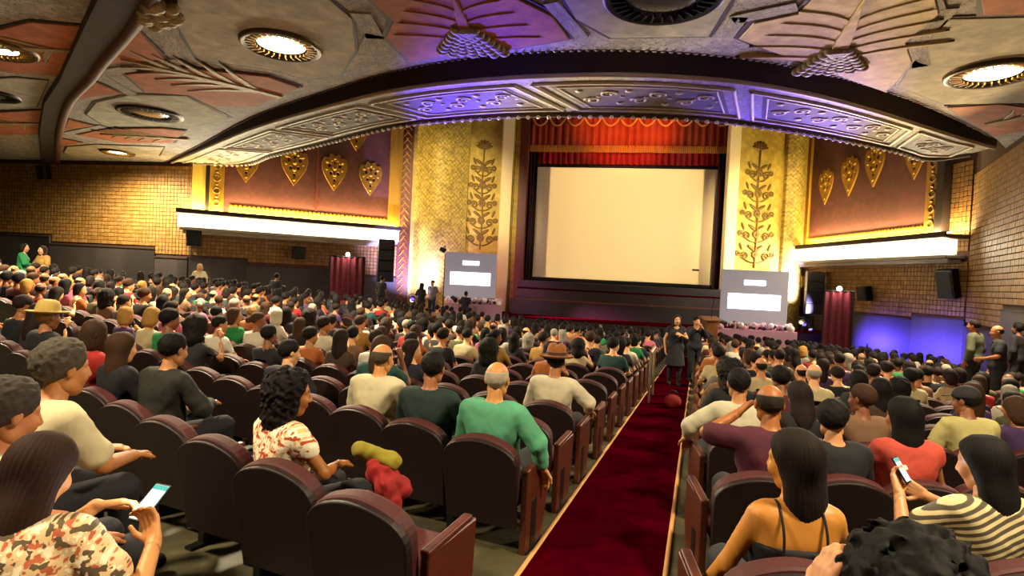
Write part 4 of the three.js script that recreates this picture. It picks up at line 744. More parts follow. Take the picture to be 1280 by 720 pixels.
// ---- simple figure: one mesh whose triangles carry skin, top or trousers
function crowdGeo(o, cell, headCell) {
  const S = skeleton(o), [lo, hi] = bounds(allPrims(S), 0.03), f = bodyField(S), n = net(f, lo, hi, cell), hn = headNet(S, headCell), parts = [n, hn];
  if (o.handCell) for (const a of S.arms) parts.push(handNet(a, o.handCell)); else for (const a of S.arms) { const [l2, h2] = bounds(a.hand, 0.02); parts.push(net((x, y, z) => chain(x, y, z, a.hand, 0.01), l2, h2, headCell)); }
  const g = toGeo(parts), P = g.attributes.position, I = g.index.array, nb = n.idx.length, out = [[], [], []], sleeve = o.sleeve ?? 0.7;
  for (let t = 0; t < I.length; t += 3) {
    let slot = 0;
    if (t < nb) {
      const c = [0, 1, 2].map((k) => (P.array[I[t] * 3 + k] + P.array[I[t + 1] * 3 + k] + P.array[I[t + 2] * 3 + k]) / 3);
      const dt = chain(...c, S.torso, 0.06), dn = capsule(...c, S.neck[0]) - 0.004, dl = Math.min(...S.legs.map((L) => chain(...c, L, 0.02))), du = Math.min(...S.arms.map((a) => { const m = a.sh.map((v, k) => lerp(v, a.e[k], Math.min(1, sleeve))); return Math.min(capsule(...c, [...a.sh, ...m, a.upper[6], a.upper[7]]), sleeve > 1 ? capsule(...c, [...a.e, ...a.e.map((v, k) => lerp(v, a.w[k], (sleeve - 1))), 0.045, 0.03]) : 1e3); })), da = Math.min(...S.arms.map((a) => Math.min(capsule(...c, a.upper), capsule(...c, a.fore)))) + 0.004;
      const m = Math.min(dt, dn, dl, du, da); slot = m === dt || m === du ? 1 : m === dl ? 2 : 0; if (m === dl && c[1] < 0.13) slot = 2; if (m === dt && c[1] > S.neck[0][1] + 0.05) slot = 0;
    }
    out[slot].push(I[t], I[t + 1], I[t + 2]);
  }
  g.setIndex([...out[0], ...out[1], ...out[2]]); let s0 = 0; for (let k = 0; k < 3; k++) { g.addGroup(s0, out[k].length, k); s0 += out[k].length; }
  return { geo: g, S };
}
// ---- colours
const SKIN = [0xc88d5e, 0xb5784a, 0x9a623a, 0xd9a272, 0x7c4a2a, 0xa9703f].map((c) => std({ color: c, roughness: 0.55 }));
const skinOf = {}; function skin(i) { return SKIN[i % SKIN.length]; }
const matCache = {}; function clothMat(c, rough = 0.85) { return matCache[c] ??= std({ color: c, map: grainTone, roughness: rough }); }
const hairMat = {}; function hairM(c) { return hairMat[c] ??= new THREE.MeshPhysicalMaterial({ color: c, roughness: 0.75, specularIntensity: 0.4 }); }
// ---------------------------------------------------------------- detailed figures (nearest people)
const floral = (base, dots) => { const t = tex(256, (u, v) => { const n = fbm(u * 14, v * 14, 14, 2), m = fbm(u * 18 + 7, v * 18 + 2, 18, 2); return n > 0.6 ? dots[0] : m > 0.62 ? dots[1] : m < 0.33 ? dots[2] : base; }, [4.5, 4.5]); return std({ map: t, roughness: 0.85 }); };
const C = (h) => { const c = new THREE.Color(h).convertLinearToSRGB(); const k = new THREE.Color(h); return [k.getStyle ? ((h >> 16) & 255) / 255 : 0, ((h >> 8) & 255) / 255, (h & 255) / 255]; };
const striped = std({ map: tex(128, (u, v) => (Math.sin((u * 0.5 + v) * Math.PI * 12) > 0 ? C(0xcbb98a) : C(0x4a4233)), [5, 5]), roughness: 0.85 });
function person(spec, o, x, d, az, label, group) {
  const S = skeleton(spec), g = thing('person', label, 'person', V(x, d, (o.y ?? floorY(x, d))), Math.PI - az, group); if (o.k) g.scale.setScalar(o.k);
  const cell = o.cell ?? 0.0165, hc = o.hc ?? 0.0058;
  const [lo, hi] = bounds(allPrims(S), 0.03), bn = net(bodyField(S), lo, hi, cell), hn = headNet(S, hc), parts = [bn, hn];
  for (const a of S.arms) parts.push(handNet(a, o.handC ?? 0.0055));
  const bg = toGeo(parts), nb = bn.pos.length / 3, nh = hn.pos.length / 3, col = new Float32Array(bg.attributes.position.count * 3).fill(1);
  for (let i = 0; i < nh; i++) { // lips, brows, eyes
    const hx = Math.abs(hn.pos[i * 3]), hy = hn.pos[i * 3 + 1], hz = hn.pos[i * 3 + 2], k = (nb + i) * 3; let c = null;
    if (hz > 0.078 && Math.abs(hy + 0.063) < 0.009 && hx < 0.021) c = [0.75, 0.42, 0.38];
    if (hz > 0.05 && Math.abs(hy - 0.027) < 0.006 && hx > 0.012 && hx < 0.048) c = [0.22, 0.16, 0.13];
    const er = Math.hypot(hx - 0.031, (hy - 0.005) * 1.25); if (hz > 0.07 && er < 0.0125) c = er < 0.006 ? [0.05, 0.035, 0.03] : [1.35, 1.35, 1.35];
    if (c) col.set(c, k);
  }
  bg.setAttribute('color', new THREE.BufferAttribute(col, 3));
  const body = mesh('body', bg, std({ color: o.skin ?? 0xb5784a, roughness: 0.5, vertexColors: true }), g);
  const sl = o.sleeve ?? 0.65, sleeves = S.arms.flatMap((a) => { const m = a.sh.map((v, k) => lerp(v, a.e[k], Math.min(1, sl))), r = [[...a.sh, ...m, 0.055, 0.055]]; if (sl > 1) r.push([...a.e, ...a.e.map((v, k) => lerp(v, a.w[k], sl - 1)), 0.048, 0.036]); return r; });
  const inf = o.loose ?? 0.016, nk = S.neck[0], cutY = o.strapTop ? S.sp(0.335)[1] : 9;
  const sf2 = (X, Y, Z) => { let q = chain(X, Y, Z, S.torso, 0.06); q = smin(q, chain(X, Y, Z, S.neck.slice(1), 0.02) + 0.008, 0.02); if (!o.strapTop) q = smin(q, chain(X, Y, Z, sleeves, 0.02), 0.02); q += -inf + 0.006 * wob(X, Y, Z, 24) + 0.003 * wob(X + 2, Y, Z, 52); q = smax(q, -(capsule(X, Y, Z, [nk[0], nk[1] + 0.035, nk[2] + 0.02, nk[3], nk[4] + 0.1, nk[5] + 0.03, 0.068, 0.075])), 0.008); return Math.max(q, Y - cutY); };
  const [l2, h2] = bounds([...S.torso, ...S.neck.slice(1), ...sleeves], 0.05);
  const sm = o.shirtMat ?? clothMat(o.shirt ?? 0xe8e0c8); const shirt = mesh(o.strapTop ? 'tank_top' : 'shirt', toGeo([net(sf2, l2, h2, o.cell ?? 0.0135)]), sm, g);
  if (o.strapTop) for (const s of [-1, 1]) { const pts = [[0.3, 0.115], [0.4, 0.1], [0.475, 0.04], [0.5, -0.01], [0.47, -0.06], [0.4, -0.105], [0.3, -0.118]].map(([t, z]) => new THREE.Vector3(...S.sp(t * 1.0, s * 0.085, z * 1.0))); mesh('strap', tube(pts, 0.006, 24, 6), sm, g); }
  const tf = (X, Y, Z) => { let q = 1e3; for (const L of S.legs) q = Math.min(q, chain(X, Y, Z, L.slice(0, 2), 0.02)); q = smin(q, capsule(X, Y, Z, S.torso[0]), 0.03); return q - 0.012 + 0.004 * wob(X, Y, Z, 22); };
  const [l3, h3] = bounds([...S.legs.flatMap((L) => L.slice(0, 2)), S.torso[0]], 0.04);
  mesh('trousers', toGeo([net(tf, l3, h3, 0.027)]), clothMat(o.trousers ?? 0x23212a), g);
  for (const L of S.legs) { const [l4, h4] = bounds([L[2]], 0.03); mesh('shoe', toGeo([net((X, Y, Z) => Math.max(capsule(X, Y, Z, L[2]) - 0.01, -Y + 0.004), l4, h4, 0.02)]), clothMat(0x1a1614), g); }
  if (o.hair) { const h = mesh('hair', hairGeo(o.hair, o.hairCell ?? 0.006), hairM(o.hairColor ?? 0x17100c), g); h.applyMatrix4(S.headM); }
  if (o.hat) { const h = mesh('hat', o.hat, o.hatMat, g); h.applyMatrix4(S.headM); }
  g.userData.S = undefined; return { g, S };
}
const fedora = (() => { const p = [[0, 0.19], [0.05, 0.188], [0.078, 0.172], [0.09, 0.14], [0.1, 0.085], [0.104, 0.065], [0.12, 0.056], [0.155, 0.058], [0.168, 0.07], [0.17, 0.064], [0.156, 0.05], [0.12, 0.047], [0.1, 0.05], [0, 0.05]].map(([a, b]) => new THREE.Vector2(a, b)); const g = new THREE.LatheGeometry(p, 36), q = g.attributes.position; for (let i = 0; i < q.count; i++) { const x = q.getX(i), y = q.getY(i), z = q.getZ(i); if (y > 0.15 && Math.abs(x) < 0.035) q.setY(i, y - 0.028 * (1 - Math.abs(x) / 0.035)); q.setZ(i, z * 1.12); } g.computeVertexNormals(); g.translate(0, 0.0, -0.012); return g; })();
const fedoraBand = (() => { const g = new THREE.CylinderGeometry(0.098, 0.103, 0.03, 32, 1, true); g.scale(1, 1, 1.12); g.translate(0, 0.085, -0.012); return g; })();
const capGeo = (() => { const g = new THREE.SphereGeometry(0.1, 24, 12, 0, Math.PI * 2, 0, Math.PI * 0.52); g.scale(0.97, 1, 1.12); g.translate(0, 0.045, -0.014); const b = new THREE.CylinderGeometry(0.085, 0.085, 0.008, 24, 1, false, -Math.PI / 2, Math.PI); b.scale(1, 1, 1.2); b.rotateX(0.15); b.translate(0, 0.055, 0.075); return merge([g, b]); })();
const strawGeo = fedora;
const placeAt = (b, r, i) => places.find((p) => p.block === b && p.row === r && p.i === i);
places.push((() => { const [x, d] = aislePt(-2.2, 1.02); return { block: 'right', row: -1, i: 0, x, d, az: -24 * DEG, y: floorY(x, d), ok: true, px: 1150, py: 700, z: 1.1 }; })());
live.push(places[places.length - 1]);
const phones = [];
function sit(b, r, i, spec, o, label) { const p = placeAt(b, r, i); p.used = true; const az = p.az + (o.turn ?? 0) * DEG; const f = [Math.sin(p.az), Math.cos(p.az)], fw = o.fw ?? 0, lx = o.lx ?? 0; const out = person(spec, { ...o, y: p.y }, p.x + f[0] * fw - f[1] * lx, p.d + f[1] * fw + f[0] * lx, az, label); out.place = p; return out; }
const PHONE = (who, pos, look, label, w = 0.07, h = 0.145) => { // phone in a hand, screen towards look (figure's frame)
  const m = who.g; m.updateMatrixWorld(true); const P = new THREE.Vector3(...pos).applyMatrix4(m.matrixWorld), Q = new THREE.Vector3(...look).applyMatrix4(m.matrixWorld);
  const o = thing('smartphone', label, 'phone', P); o.lookAt(Q);
  mesh('case', new RoundedBoxGeometry(w, h, 0.009, 2, 0.004), M.blackMetal, o);
  const s = mesh('screen', box(w - 0.008, h - 0.014, 0.002, 0, 0, 0.005), new THREE.MeshStandardMaterial({ color: 0x222222, emissive: 0xdfeaf0, emissiveIntensity: 1.6 }), o);
  mesh('screen_header', box(w - 0.008, 0.018, 0.0024, 0, h / 2 - 0.017, 0.005), new THREE.MeshStandardMaterial({ color: 0x104038, emissive: 0x3aa08c, emissiveIntensity: 1.2 }), s);
  const l = new THREE.PointLight(0xdfeaf0, 0.12, 0, 2); l.position.set(0, 0, 0.05); l.castShadow = true; l.shadow.radius = 2; o.add(l); return o;
};
{
  // row behind the empty aisle seat, far left corner
  let w = sit('left', -1, 1, { fem: 1, lean: 24, neck: 24, head: { pitch: 24, yaw: -20 }, right: { e: [-0.36, 0.66, 0.0], w: [-0.36, 0.78, 0.2], dir: [0.25, 0.55, 0.45], nrm: [0.5, 0.5, -0.4], curl: 0.7 }, left: { e: [0.1, 0.7, 0.24], w: [-0.13, 0.88, 0.33], dir: [-0.85, 0.05, 0.15], nrm: [-0.1, -0.8, -0.3], curl: 0.55 } },
    { skin: 0xc98a50, hair: 'long', hairColor: 0x2e1a14, hairCell: 0.005, shirtMat: floral(C(0xd8b98c), [C(0x5a4a30), C(0xb35a3a), C(0xefe0c0)]), sleeve: 0.55, fw: -0.08, turn: -42, k: 0.92 }, 'long-haired woman in a floral blouse looking down at her lit phone');
  PHONE(w, [-0.31, 0.88, 0.33], [-0.12, 1.3, 0.05], 'smartphone with bright white screen held by the woman in floral blouse');
  sit('left', -1, 2, { lean: 2, neck: 8, head: { pitch: 12, yaw: 6 }, big: 1.06 }, { skin: 0xb06e42, hair: 'full', hairColor: 0x3a332c, shirt: 0xe3d5b4, sleeve: 0.6, fw: 0.02, turn: 8, k: 0.98 }, 'grey-haired man in white T-shirt in profile at the left picture edge');
  sit('left', -1, 3, { lean: 24, neck: 6, head: { pitch: 4, yaw: -4 }, big: 1.12, right: { e: [-0.27, 0.66, 0.22], w: [-0.13, 0.62, 0.44] }, left: { e: [0.27, 0.66, 0.22], w: [0.12, 0.62, 0.44] } }, { skin: 0xb97a48, hair: 'full', hairColor: 0x4a4238, shirt: 0xe6d9ae, sleeve: 0.75, fw: 0.16, turn: -2, k: 1.07 }, 'heavy man in white polo shirt leaning forward on the left');
  // second row: curly woman, man in dark jacket
  sit('left', 0, 1, { fem: 1, lean: 0, neck: 6, head: { pitch: 6, yaw: -24 }, right: { e: [-0.27, 0.7, 0.04], w: [-0.1, 0.66, 0.26] } }, { skin: 0xa4652f, hair: 'curly', hairColor: 0x120c0a, hairCell: 0.008, shirtMat: floral(C(0xeee4c8), [C(0xb8481e), C(0xd8b070), C(0xf6eed8)]), sleeve: 0.35, turn: 14, fw: -0.03, lx: 0.15, k: 0.95 }, 'curly-haired woman in cream flowered top turning her face to the right');
  sit('left', 0, 4, { lean: 4, neck: 6, head: { pitch: 8, yaw: 2 }, right: { e: [-0.27, 0.68, 0.08], w: [-0.08, 0.66, 0.3] } }, { skin: 0xb87c4a, hair: 'short', hairColor: 0x0d0a0a, shirt: 0x24241c, sleeve: 1.8, turn: 0, fw: 0.05 }, 'black-haired man in dark jacket left of the curly-haired woman');
  // third row beside the carpet
  sit('left', 1, 0, { lean: -6, neck: 4, head: { yaw: 4, pitch: 3 }, big: 1.08, right: { e: [-0.31, 0.72, -0.08], w: [-0.33, 0.52, 0.02] } }, { skin: 0xc4884a, hair: 'bald', hairColor: 0xa89c88, shirt: 0x5fb48a, sleeve: 1.75, turn: -2, fw: 0 }, 'balding grey-haired man in mint green shirt in the aisle seat');
  sit('left', 1, 1, { lean: -4, neck: 6, head: { pitch: 10, yaw: 10 } }, { skin: 0x9a5f36, hair: 'short', hairColor: 0x120e0c, shirt: 0x16302c, sleeve: 0.9, turn: -4 }, 'dark-haired man in dark green top beside the mint green shirt');
  sit('left', 1, 2, { lean: 2, neck: 6, head: { pitch: 6, yaw: -6 }, big: 1.1 }, { skin: 0xc98a4c, hair: 'bald', hairColor: 0x4a4034, shirt: 0xe9dcb4, sleeve: 0.75, turn: -4, fw: 0.02 }, 'bald man in white shirt two seats left of the mint green shirt');
  // hat
  const hatMat = std({ color: 0x9a5a1e, map: grainTone, roughness: 0.8 });
  w = sit('left', 3, 0, { lean: -2, neck: 4, head: { pitch: 2, yaw: 0 }, right: { e: [-0.33, 0.74, 0.0], w: [-0.3, 0.62, 0.2] } }, { skin: 0xa4683a, hair: 'short', hairColor: 0x1a120e, shirt: 0xe8dcbc, sleeve: 1.7, hat: fedora, hatMat, turn: 0, cell: 0.014, hc: 0.007 }, 'man in white shirt and brown fedora hat in an aisle seat');
  { const b = mesh('band', fedoraBand, std({ color: 0x3a2010, roughness: 0.8, side: THREE.DoubleSide }), w.g.getObjectByName('hat')); }
  // right block
  sit('right', 0, 0, { fem: 1, lean: -2, neck: 6, head: { pitch: 4, yaw: 34, roll: -4 }, hs: 1.04, left: { e: [0.26, 0.66, -0.04], w: [0.29, 0.5, 0.12] } }, { skin: 0xc98536, hair: 'long', hairColor: 0x1a110d, hairCell: 0.0055, strapTop: true, shirt: 0x120e12, turn: -2, fw: 0.03, lx: -0.07, k: 0.95 }, 'woman in black strappy top with bare shoulders looking left');
  sit('right', -1, 0, { fem: 1, lean: 4, neck: 10, head: { pitch: 14, yaw: 2 }, left: { e: [0.3, 0.86, 0.1], w: [0.16, 1.06, 0.08], dir: [-0.3, 0.8, 0.1], nrm: [-1, 0, 0], curl: 0.5 } }, { skin: 0xc88a60, hair: 'curly', hairColor: 0x0c0908, hairCell: 0.008, shirt: 0x18141a, sleeve: 0.5, turn: 18, k: 0.97 }, 'woman with big black wavy hair at the bottom edge, hand raised');
  w = sit('right', 0, 2, { fem: 1, lean: 4, neck: 10, head: { pitch: 12, yaw: 26 }, left: { e: [0.32, 0.74, 0.08], w: [0.27, 0.88, 0.2], dir: [-0.1, 0.7, 0.5], nrm: [-0.4, 0.3, -0.6], curl: 0.6 }, right: { e: [-0.22, 0.74, 0.12], w: [0.1, 0.86, 0.26], dir: [0.6, 0.3, 0.1], nrm: [0.2, 0, -0.8], curl: 0.6 } }, { skin: 0xb97c4c, hair: 'long', hairColor: 0x0f0b0a, shirtMat: striped, sleeve: 0.6, turn: -4, k: 0.97, fw: 0.03 }, 'black-haired woman in striped top holding up a phone at right');
  PHONE(w, [0.235, 0.99, 0.25], [0.05, 1.2, 0.0], 'slim lit smartphone held by the woman in striped top', 0.06, 0.13);
  sit('right', 1, 0, { lean: 2, neck: 8, head: { pitch: 6, yaw: -10 }, big: 1.08, left: { e: [0.36, 0.9, 0.05], w: [0.16, 1.02, 0.1], dir: [-0.6, 0.6, 0], nrm: [-0.5, -0.5, 0], curl: 0.5 } }, { skin: 0xa0602e, hair: 'bald', hairColor: 0x2a2018, shirt: 0x5a1630, sleeve: 0.8, turn: -2, fw: 0.02, lx: -0.12 }, 'balding man in mulberry shirt with raised elbow beside the carpet');
  sit('right', 2, 0, { lean: 0, neck: 5, head: { pitch: 4, yaw: -8 }, left: { e: [0.36, 0.74, 0.0], w: [0.34, 0.6, 0.16] } }, { skin: 0xb87a4a, hair: 'short', hairColor: 0x0f0b09, shirt: 0xe4dabc, sleeve: 1.6, turn: -2, cell: 0.014, hc: 0.007 }, 'black-haired man in white shirt with arm on aisle armrest, right block');
  sit('right', 1, 2, { fem: 1, lean: 2, neck: 6, head: { pitch: 4, yaw: 12 } }, { skin: 0xa2653a, hair: 'long', hairColor: 0x0c0908, shirt: 0xd8503c, sleeve: 0.2, turn: -2, cell: 0.014, hc: 0.007 }, 'black-haired woman in salmon red top, right block');
  sit('right', 2, 4, { lean: 2, neck: 8, head: { pitch: 8, yaw: 34 } }, { skin: 0x8a5230, hair: 'short', hairColor: 0x14100e, shirt: 0xd9cc84, sleeve: 0.7, hat: capGeo, hatMat: std({ color: 0x1c1a1e, roughness: 0.8 }), turn: -2, cell: 0.014, hc: 0.007 }, 'man in dark cap and pale yellow shirt behind the salmon top');
}
// ---------------------------------------------------------------- the audience
const PAL = { black: 0x14131a, charcoal: 0x2a282c, navy: 0x1a2036, brown: 0x4a3226, grey: 0x77706a, white: 0xe9e0cc, cream: 0xd8c698, maroon: 0x5a1a22, red: 0xb01c1c, orange: 0xc06a2a, green: 0x1f8a46, olive: 0x5a5a30, teal: 0x1f4a48, purple: 0x4a2c5e, pink: 0xc0607a, tan: 0x8a6448, ochre: 0xb98a3a };
const HC = { 'black-haired': 0x110d0c, 'dark-haired': 0x1f1511, 'brown-haired': 0x3a2416, 'grey-haired': 0x8a8276, 'fair-haired': 0x9a7238 };
const poses = [
  { name: 'm0', spec: { lean: -5, head: { yaw: 0, pitch: 3 } } }, { name: 'm1', spec: { lean: -4, head: { yaw: 30, pitch: 4 } } }, { name: 'm2', spec: { lean: -2, head: { yaw: -32, pitch: 6 }, big: 1.06 } }, { name: 'm3', spec: { lean: 4, neck: 8, head: { yaw: -8, pitch: 16 }, big: 1.04 } },
  { name: 'f0', spec: { fem: 1, lean: -4, head: { yaw: 4, pitch: 4 } } }, { name: 'f1', spec: { fem: 1, lean: -4, head: { yaw: 42, pitch: 4 } } }, { name: 'f2', spec: { fem: 1, lean: -2, head: { yaw: -45, pitch: 6 } } }, { name: 'f3', spec: { fem: 1, lean: 2, neck: 8, head: { yaw: 14, pitch: 18 }, right: { e: [-0.25, 0.75, 0.14], w: [-0.12, 0.98, 0.24] } } },
];
const lod = {}; function poseGeo(i, far) { return lod[i + (far ? 'f' : 'n')] ??= far ? crowdGeo(poses[i].spec, 0.042, 0.0215) : crowdGeo(poses[i].spec, 0.025, 0.0125); }
const NOTE = [ // seen in the picture: head px, py, top, hair colour, hair, female, extra
  [128, 430, 'red', 'brown-haired', 'bob', 1], [160, 448, 'black', 'brown-haired', 'long', 1], [203, 396, 'green', 'black-haired', 'full', 0], [181, 402, 'cream', 'fair-haired', 'bob', 1], [64, 385, 'black', 'fair-haired', 'short', 0, 'straw hat'], [38, 352, 'orange', 'fair-haired', 'bob', 1], [165, 388, 'purple', 'fair-haired', 'bob', 1], [282, 398, 'white', 'black-haired', 'short', 0], [320, 383, 'orange', 'fair-haired', 'bald', 0], [341, 390, 'white', 'fair-haired', 'bob', 1, 'white headscarf'],
  [372, 382, 'red', 'black-haired', 'short', 0], [325, 435, 'black', 'black-haired', 'short', 0], [240, 430, 'charcoal', 'black-haired', 'curly', 1], [397, 415, 'orange', 'black-haired', 'full', 0], [425, 428, 'brown', 'dark-haired', 'long', 1], [443, 408, 'tan', 'black-haired', 'full', 0], [472, 398, 'white', 'black-haired', 'short', 0], [510, 425, 'orange', 'dark-haired', 'bob', 1], [562, 440, 'black', 'black-haired', 'full', 0], [588, 418, 'cream', 'black-haired', 'short', 0], [628, 440, 'black', 'black-haired', 'curly', 1], [466, 372, 'cream', 'grey-haired', 'short', 0],
  [680, 440, 'orange', 'black-haired', 'bob', 1], [648, 425, 'charcoal', 'black-haired', 'long', 1], [764, 432, 'teal', 'black-haired', 'full', 0], [905, 440, 'cream', 'black-haired', 'full', 0], [890, 428, 'maroon', 'dark-haired', 'short', 0], [920, 448, 'tan', 'dark-haired', 'full', 0], [960, 440, 'black', 'black-haired', 'full', 0], [1005, 492, 'black', 'dark-haired', 'long', 1], [1030, 455, 'purple', 'dark-haired', 'long', 1], [1062, 440, 'orange', 'dark-haired', 'bob', 1], [1106, 460, 'red', 'black-haired', 'short', 0], [1138, 472, 'cream', 'black-haired', 'full', 0], [1052, 525, 'black', 'black-haired', 'full', 0], [1080, 470, 'charcoal', 'black-haired', 'long', 1], [1160, 468, 'black', 'black-haired', 'full', 0], [1215, 478, 'red', 'brown-haired', 'bob', 1], [1240, 488, 'white', 'grey-haired', 'bob', 1], [1268, 470, 'cream', 'dark-haired', 'short', 0], [1010, 440, 'grey', 'fair-haired', 'bob', 1], [985, 470, 'maroon', 'black-haired', 'full', 0],
  [700, 395, 'grey', 'dark-haired', 'short', 0], [750, 395, 'white', 'grey-haired', 'short', 0], [790, 402, 'charcoal', 'grey-haired', 'short', 0], [430, 372, 'red', 'black-haired', 'bob', 1], [355, 372, 'maroon', 'black-haired', 'full', 0], [105, 362, 'orange', 'black-haired', 'bob', 1], [137, 352, 'white', 'dark-haired', 'bob', 1], [175, 355, 'black', 'fair-haired', 'short', 0],
];
const empties = new Set(['left:-1:0', 'left:-1:4', 'left:-1:5', 'left:0:0', 'left:0:2', 'left:1:3', 'left:1:5', 'left:2:0', 'left:2:1', 'left:2:2', 'left:2:4', 'left:3:1', 'left:3:2', 'right:0:1', 'right:0:3', 'right:1:3', 'right:1:4', 'left:0:3', 'left:4:0', 'left:4:1', 'left:5:0', 'left:2:5', 'left:1:6', 'left:4:3']);
const free = live.filter((p) => !p.used && !empties.has(`${p.block}:${p.row}:${p.i}`) && p.px > -30 && p.px < 1310 && p.z > 3.2);
for (const n of NOTE) { let best = null, bd = 1e9; for (const p of free) { if (p.note) continue; const q = toPix(p.x, p.y + 1.1, p.d), e = Math.hypot(q[0] - n[0], (q[1] - n[1]) * 1.4); if (e < bd) { bd = e; best = p; } } if (best) best.note = n; }
const tops = ['black', 'black', 'black', 'charcoal', 'charcoal', 'charcoal', 'navy', 'brown', 'grey', 'white', 'white', 'cream', 'maroon', 'red', 'orange', 'olive', 'teal', 'purple', 'tan', 'black', 'navy', 'pink', 'green', 'ochre'];
const hcs = ['black-haired', 'black-haired', 'black-haired', 'black-haired', 'dark-haired', 'dark-haired', 'dark-haired', 'brown-haired', 'brown-haired', 'grey-haired'];
seed = 4242;
const seatedFar = [];
const sitters = free.filter((p) => p.note || rnd() < (p.z < 9 ? 0.72 : p.z < 15 ? 0.8 : 0.7)).sort((a, b) => (b.note ? 1 : 0) - (a.note ? 1 : 0) || a.z - b.z);
const single = sitters.slice(0, 258), rest2 = sitters.slice(258);
const scarfGeo = (() => toGeo([net((x, y, z) => { let d = ell(x, y, z, 0, 0.035, -0.016, 0.098, 0.108, 0.116); d = smin(d, ell(x, y, z, 0, -0.08, -0.03, 0.095, 0.1, 0.09), 0.05); return smax(d, -ell(x, y, z, 0, -0.02, 0.12, 0.062, 0.085, 0.1), 0.01); }, [-0.15, -0.22, -0.18], [0.15, 0.18, 0.16], 0.014)]))();
function styleOf(p) {
  const n = p.note; if (n) return { top: n[2], hc: n[3], hair: n[4], fem: n[5], extra: n[6] };
  const fem = rnd() < 0.5 ? 1 : 0; return { top: tops[Math.floor(rnd() * tops.length)], hc: hcs[Math.floor(rnd() * hcs.length)], hair: fem ? ['long', 'long', 'bob', 'bun', 'curly', 'long'][Math.floor(rnd() * 6)] : ['short', 'full', 'short', 'full', 'bald'][Math.floor(rnd() * 5)], fem };
}
for (const p of single) {
  const st = styleOf(p), pi = st.fem * 4 + Math.floor(rnd() * 4), far = p.z > 6.2, r = p.row + 1;
  const where = `${p.block} block, ${ORD[r]} row, ${ORD[p.i]} from the carpet`, what = st.extra ? `person in ${st.extra} and ${st.top} top` : `${st.hair === 'bald' ? 'balding' : st.hc} person in ${st.top} top`;
  if (!far) { person(poses[pi].spec, { cell: 0.024, hc: 0.0115, handC: 0.011, hairCell: 0.0115, y: p.y, k: rr(0.94, 1.0), skin: SKIN[Math.floor(rnd() * 6)].color.getHex(), shirt: PAL[st.top], sleeve: rnd() < 0.3 ? 1.7 : 0.65, hair: st.extra === 'white headscarf' ? null : st.hair, hairColor: HC[st.hc], hat: st.extra === 'straw hat' ? fedora : st.extra ? scarfGeo : null, hatMat: clothMat(st.extra === 'straw hat' ? 0xd8b864 : 0xe9dfbe) }, p.x, p.d, p.az + rr(-0.12, 0.12), `${what}, ${where}`, p.block + ' block audience'); continue; }
  const G = poseGeo(pi, true), o = thing('person', `${what}, ${where}`, 'person', V(p.x + rr(-0.03, 0.03), p.d, p.y), Math.PI - p.az + rr(-0.15, 0.15), p.block + ' block audience');
  const k = rr(0.93, 1.03) * (st.fem ? 0.97 : 1); o.scale.setScalar(k);
  const b = mesh('body', G.geo, [skin(Math.floor(rnd() * 6)), clothMat(PAL[st.top]), clothMat(rnd() < 0.5 ? 0x1d2130 : 0x24201e)], o);
  if (st.extra === 'white headscarf') { const h = mesh('headscarf', scarfGeo, clothMat(0xe9dfbe), o); h.applyMatrix4(G.S.headM); }
  else { const h = mesh('hair', hairGeo(st.hair, far ? 0.023 : 0.012), hairM(HC[st.hc]), o); h.applyMatrix4(G.S.headM); }
  if (st.extra === 'straw hat') { const h = mesh('hat', fedora, clothMat(0xd8b864), o); h.applyMatrix4(G.S.headM); }
}
// the rest of the audience, far away near the stage and the left wall
{
  const o = thing('distant_audience', 'distant seated audience in the farthest rows near the stage', 'audience'); o.userData.kind = 'stuff';
  const split = (G, slot) => { const g = G.geo.clone(), gr = G.geo.groups[slot]; g.setIndex(Array.from(G.geo.index.array.slice(gr.start, gr.start + gr.count))); g.clearGroups(); return g; };
  for (const pi of [0, 2, 4, 5]) {
    const list = rest2.filter((p, i) => [0, 2, 4, 5][i % 4] === pi), G = poseGeo(pi, true); if (!list.length) continue;
    const sk = new THREE.InstancedMesh(split(G, 0), SKIN[pi % 3], list.length), tp = new THREE.InstancedMesh(split(G, 1), std({ color: 0xffffff, roughness: 0.85 }), list.length), ha = new THREE.InstancedMesh(hairGeo(pi < 4 ? 'full' : 'long', 0.023), hairM(0x16100e), list.length);
    sk.name = 'faces_and_hands'; tp.name = 'tops'; ha.name = 'hair';
    list.forEach((p, i) => { const m = new THREE.Matrix4().makeRotationY(Math.PI - p.az + rr(-0.2, 0.2)).setPosition(p.x, p.y, -p.d); sk.setMatrixAt(i, m); tp.setMatrixAt(i, m); tp.setColorAt(i, new THREE.Color(PAL[tops[Math.floor(rnd() * tops.length)]])); ha.setMatrixAt(i, m.clone().multiply(G.S.headM)); });
    for (const q of [sk, tp, ha]) { q.userData.kind = 'stuff'; q.castShadow = q.receiveShadow = true; o.add(q); }
  }
}
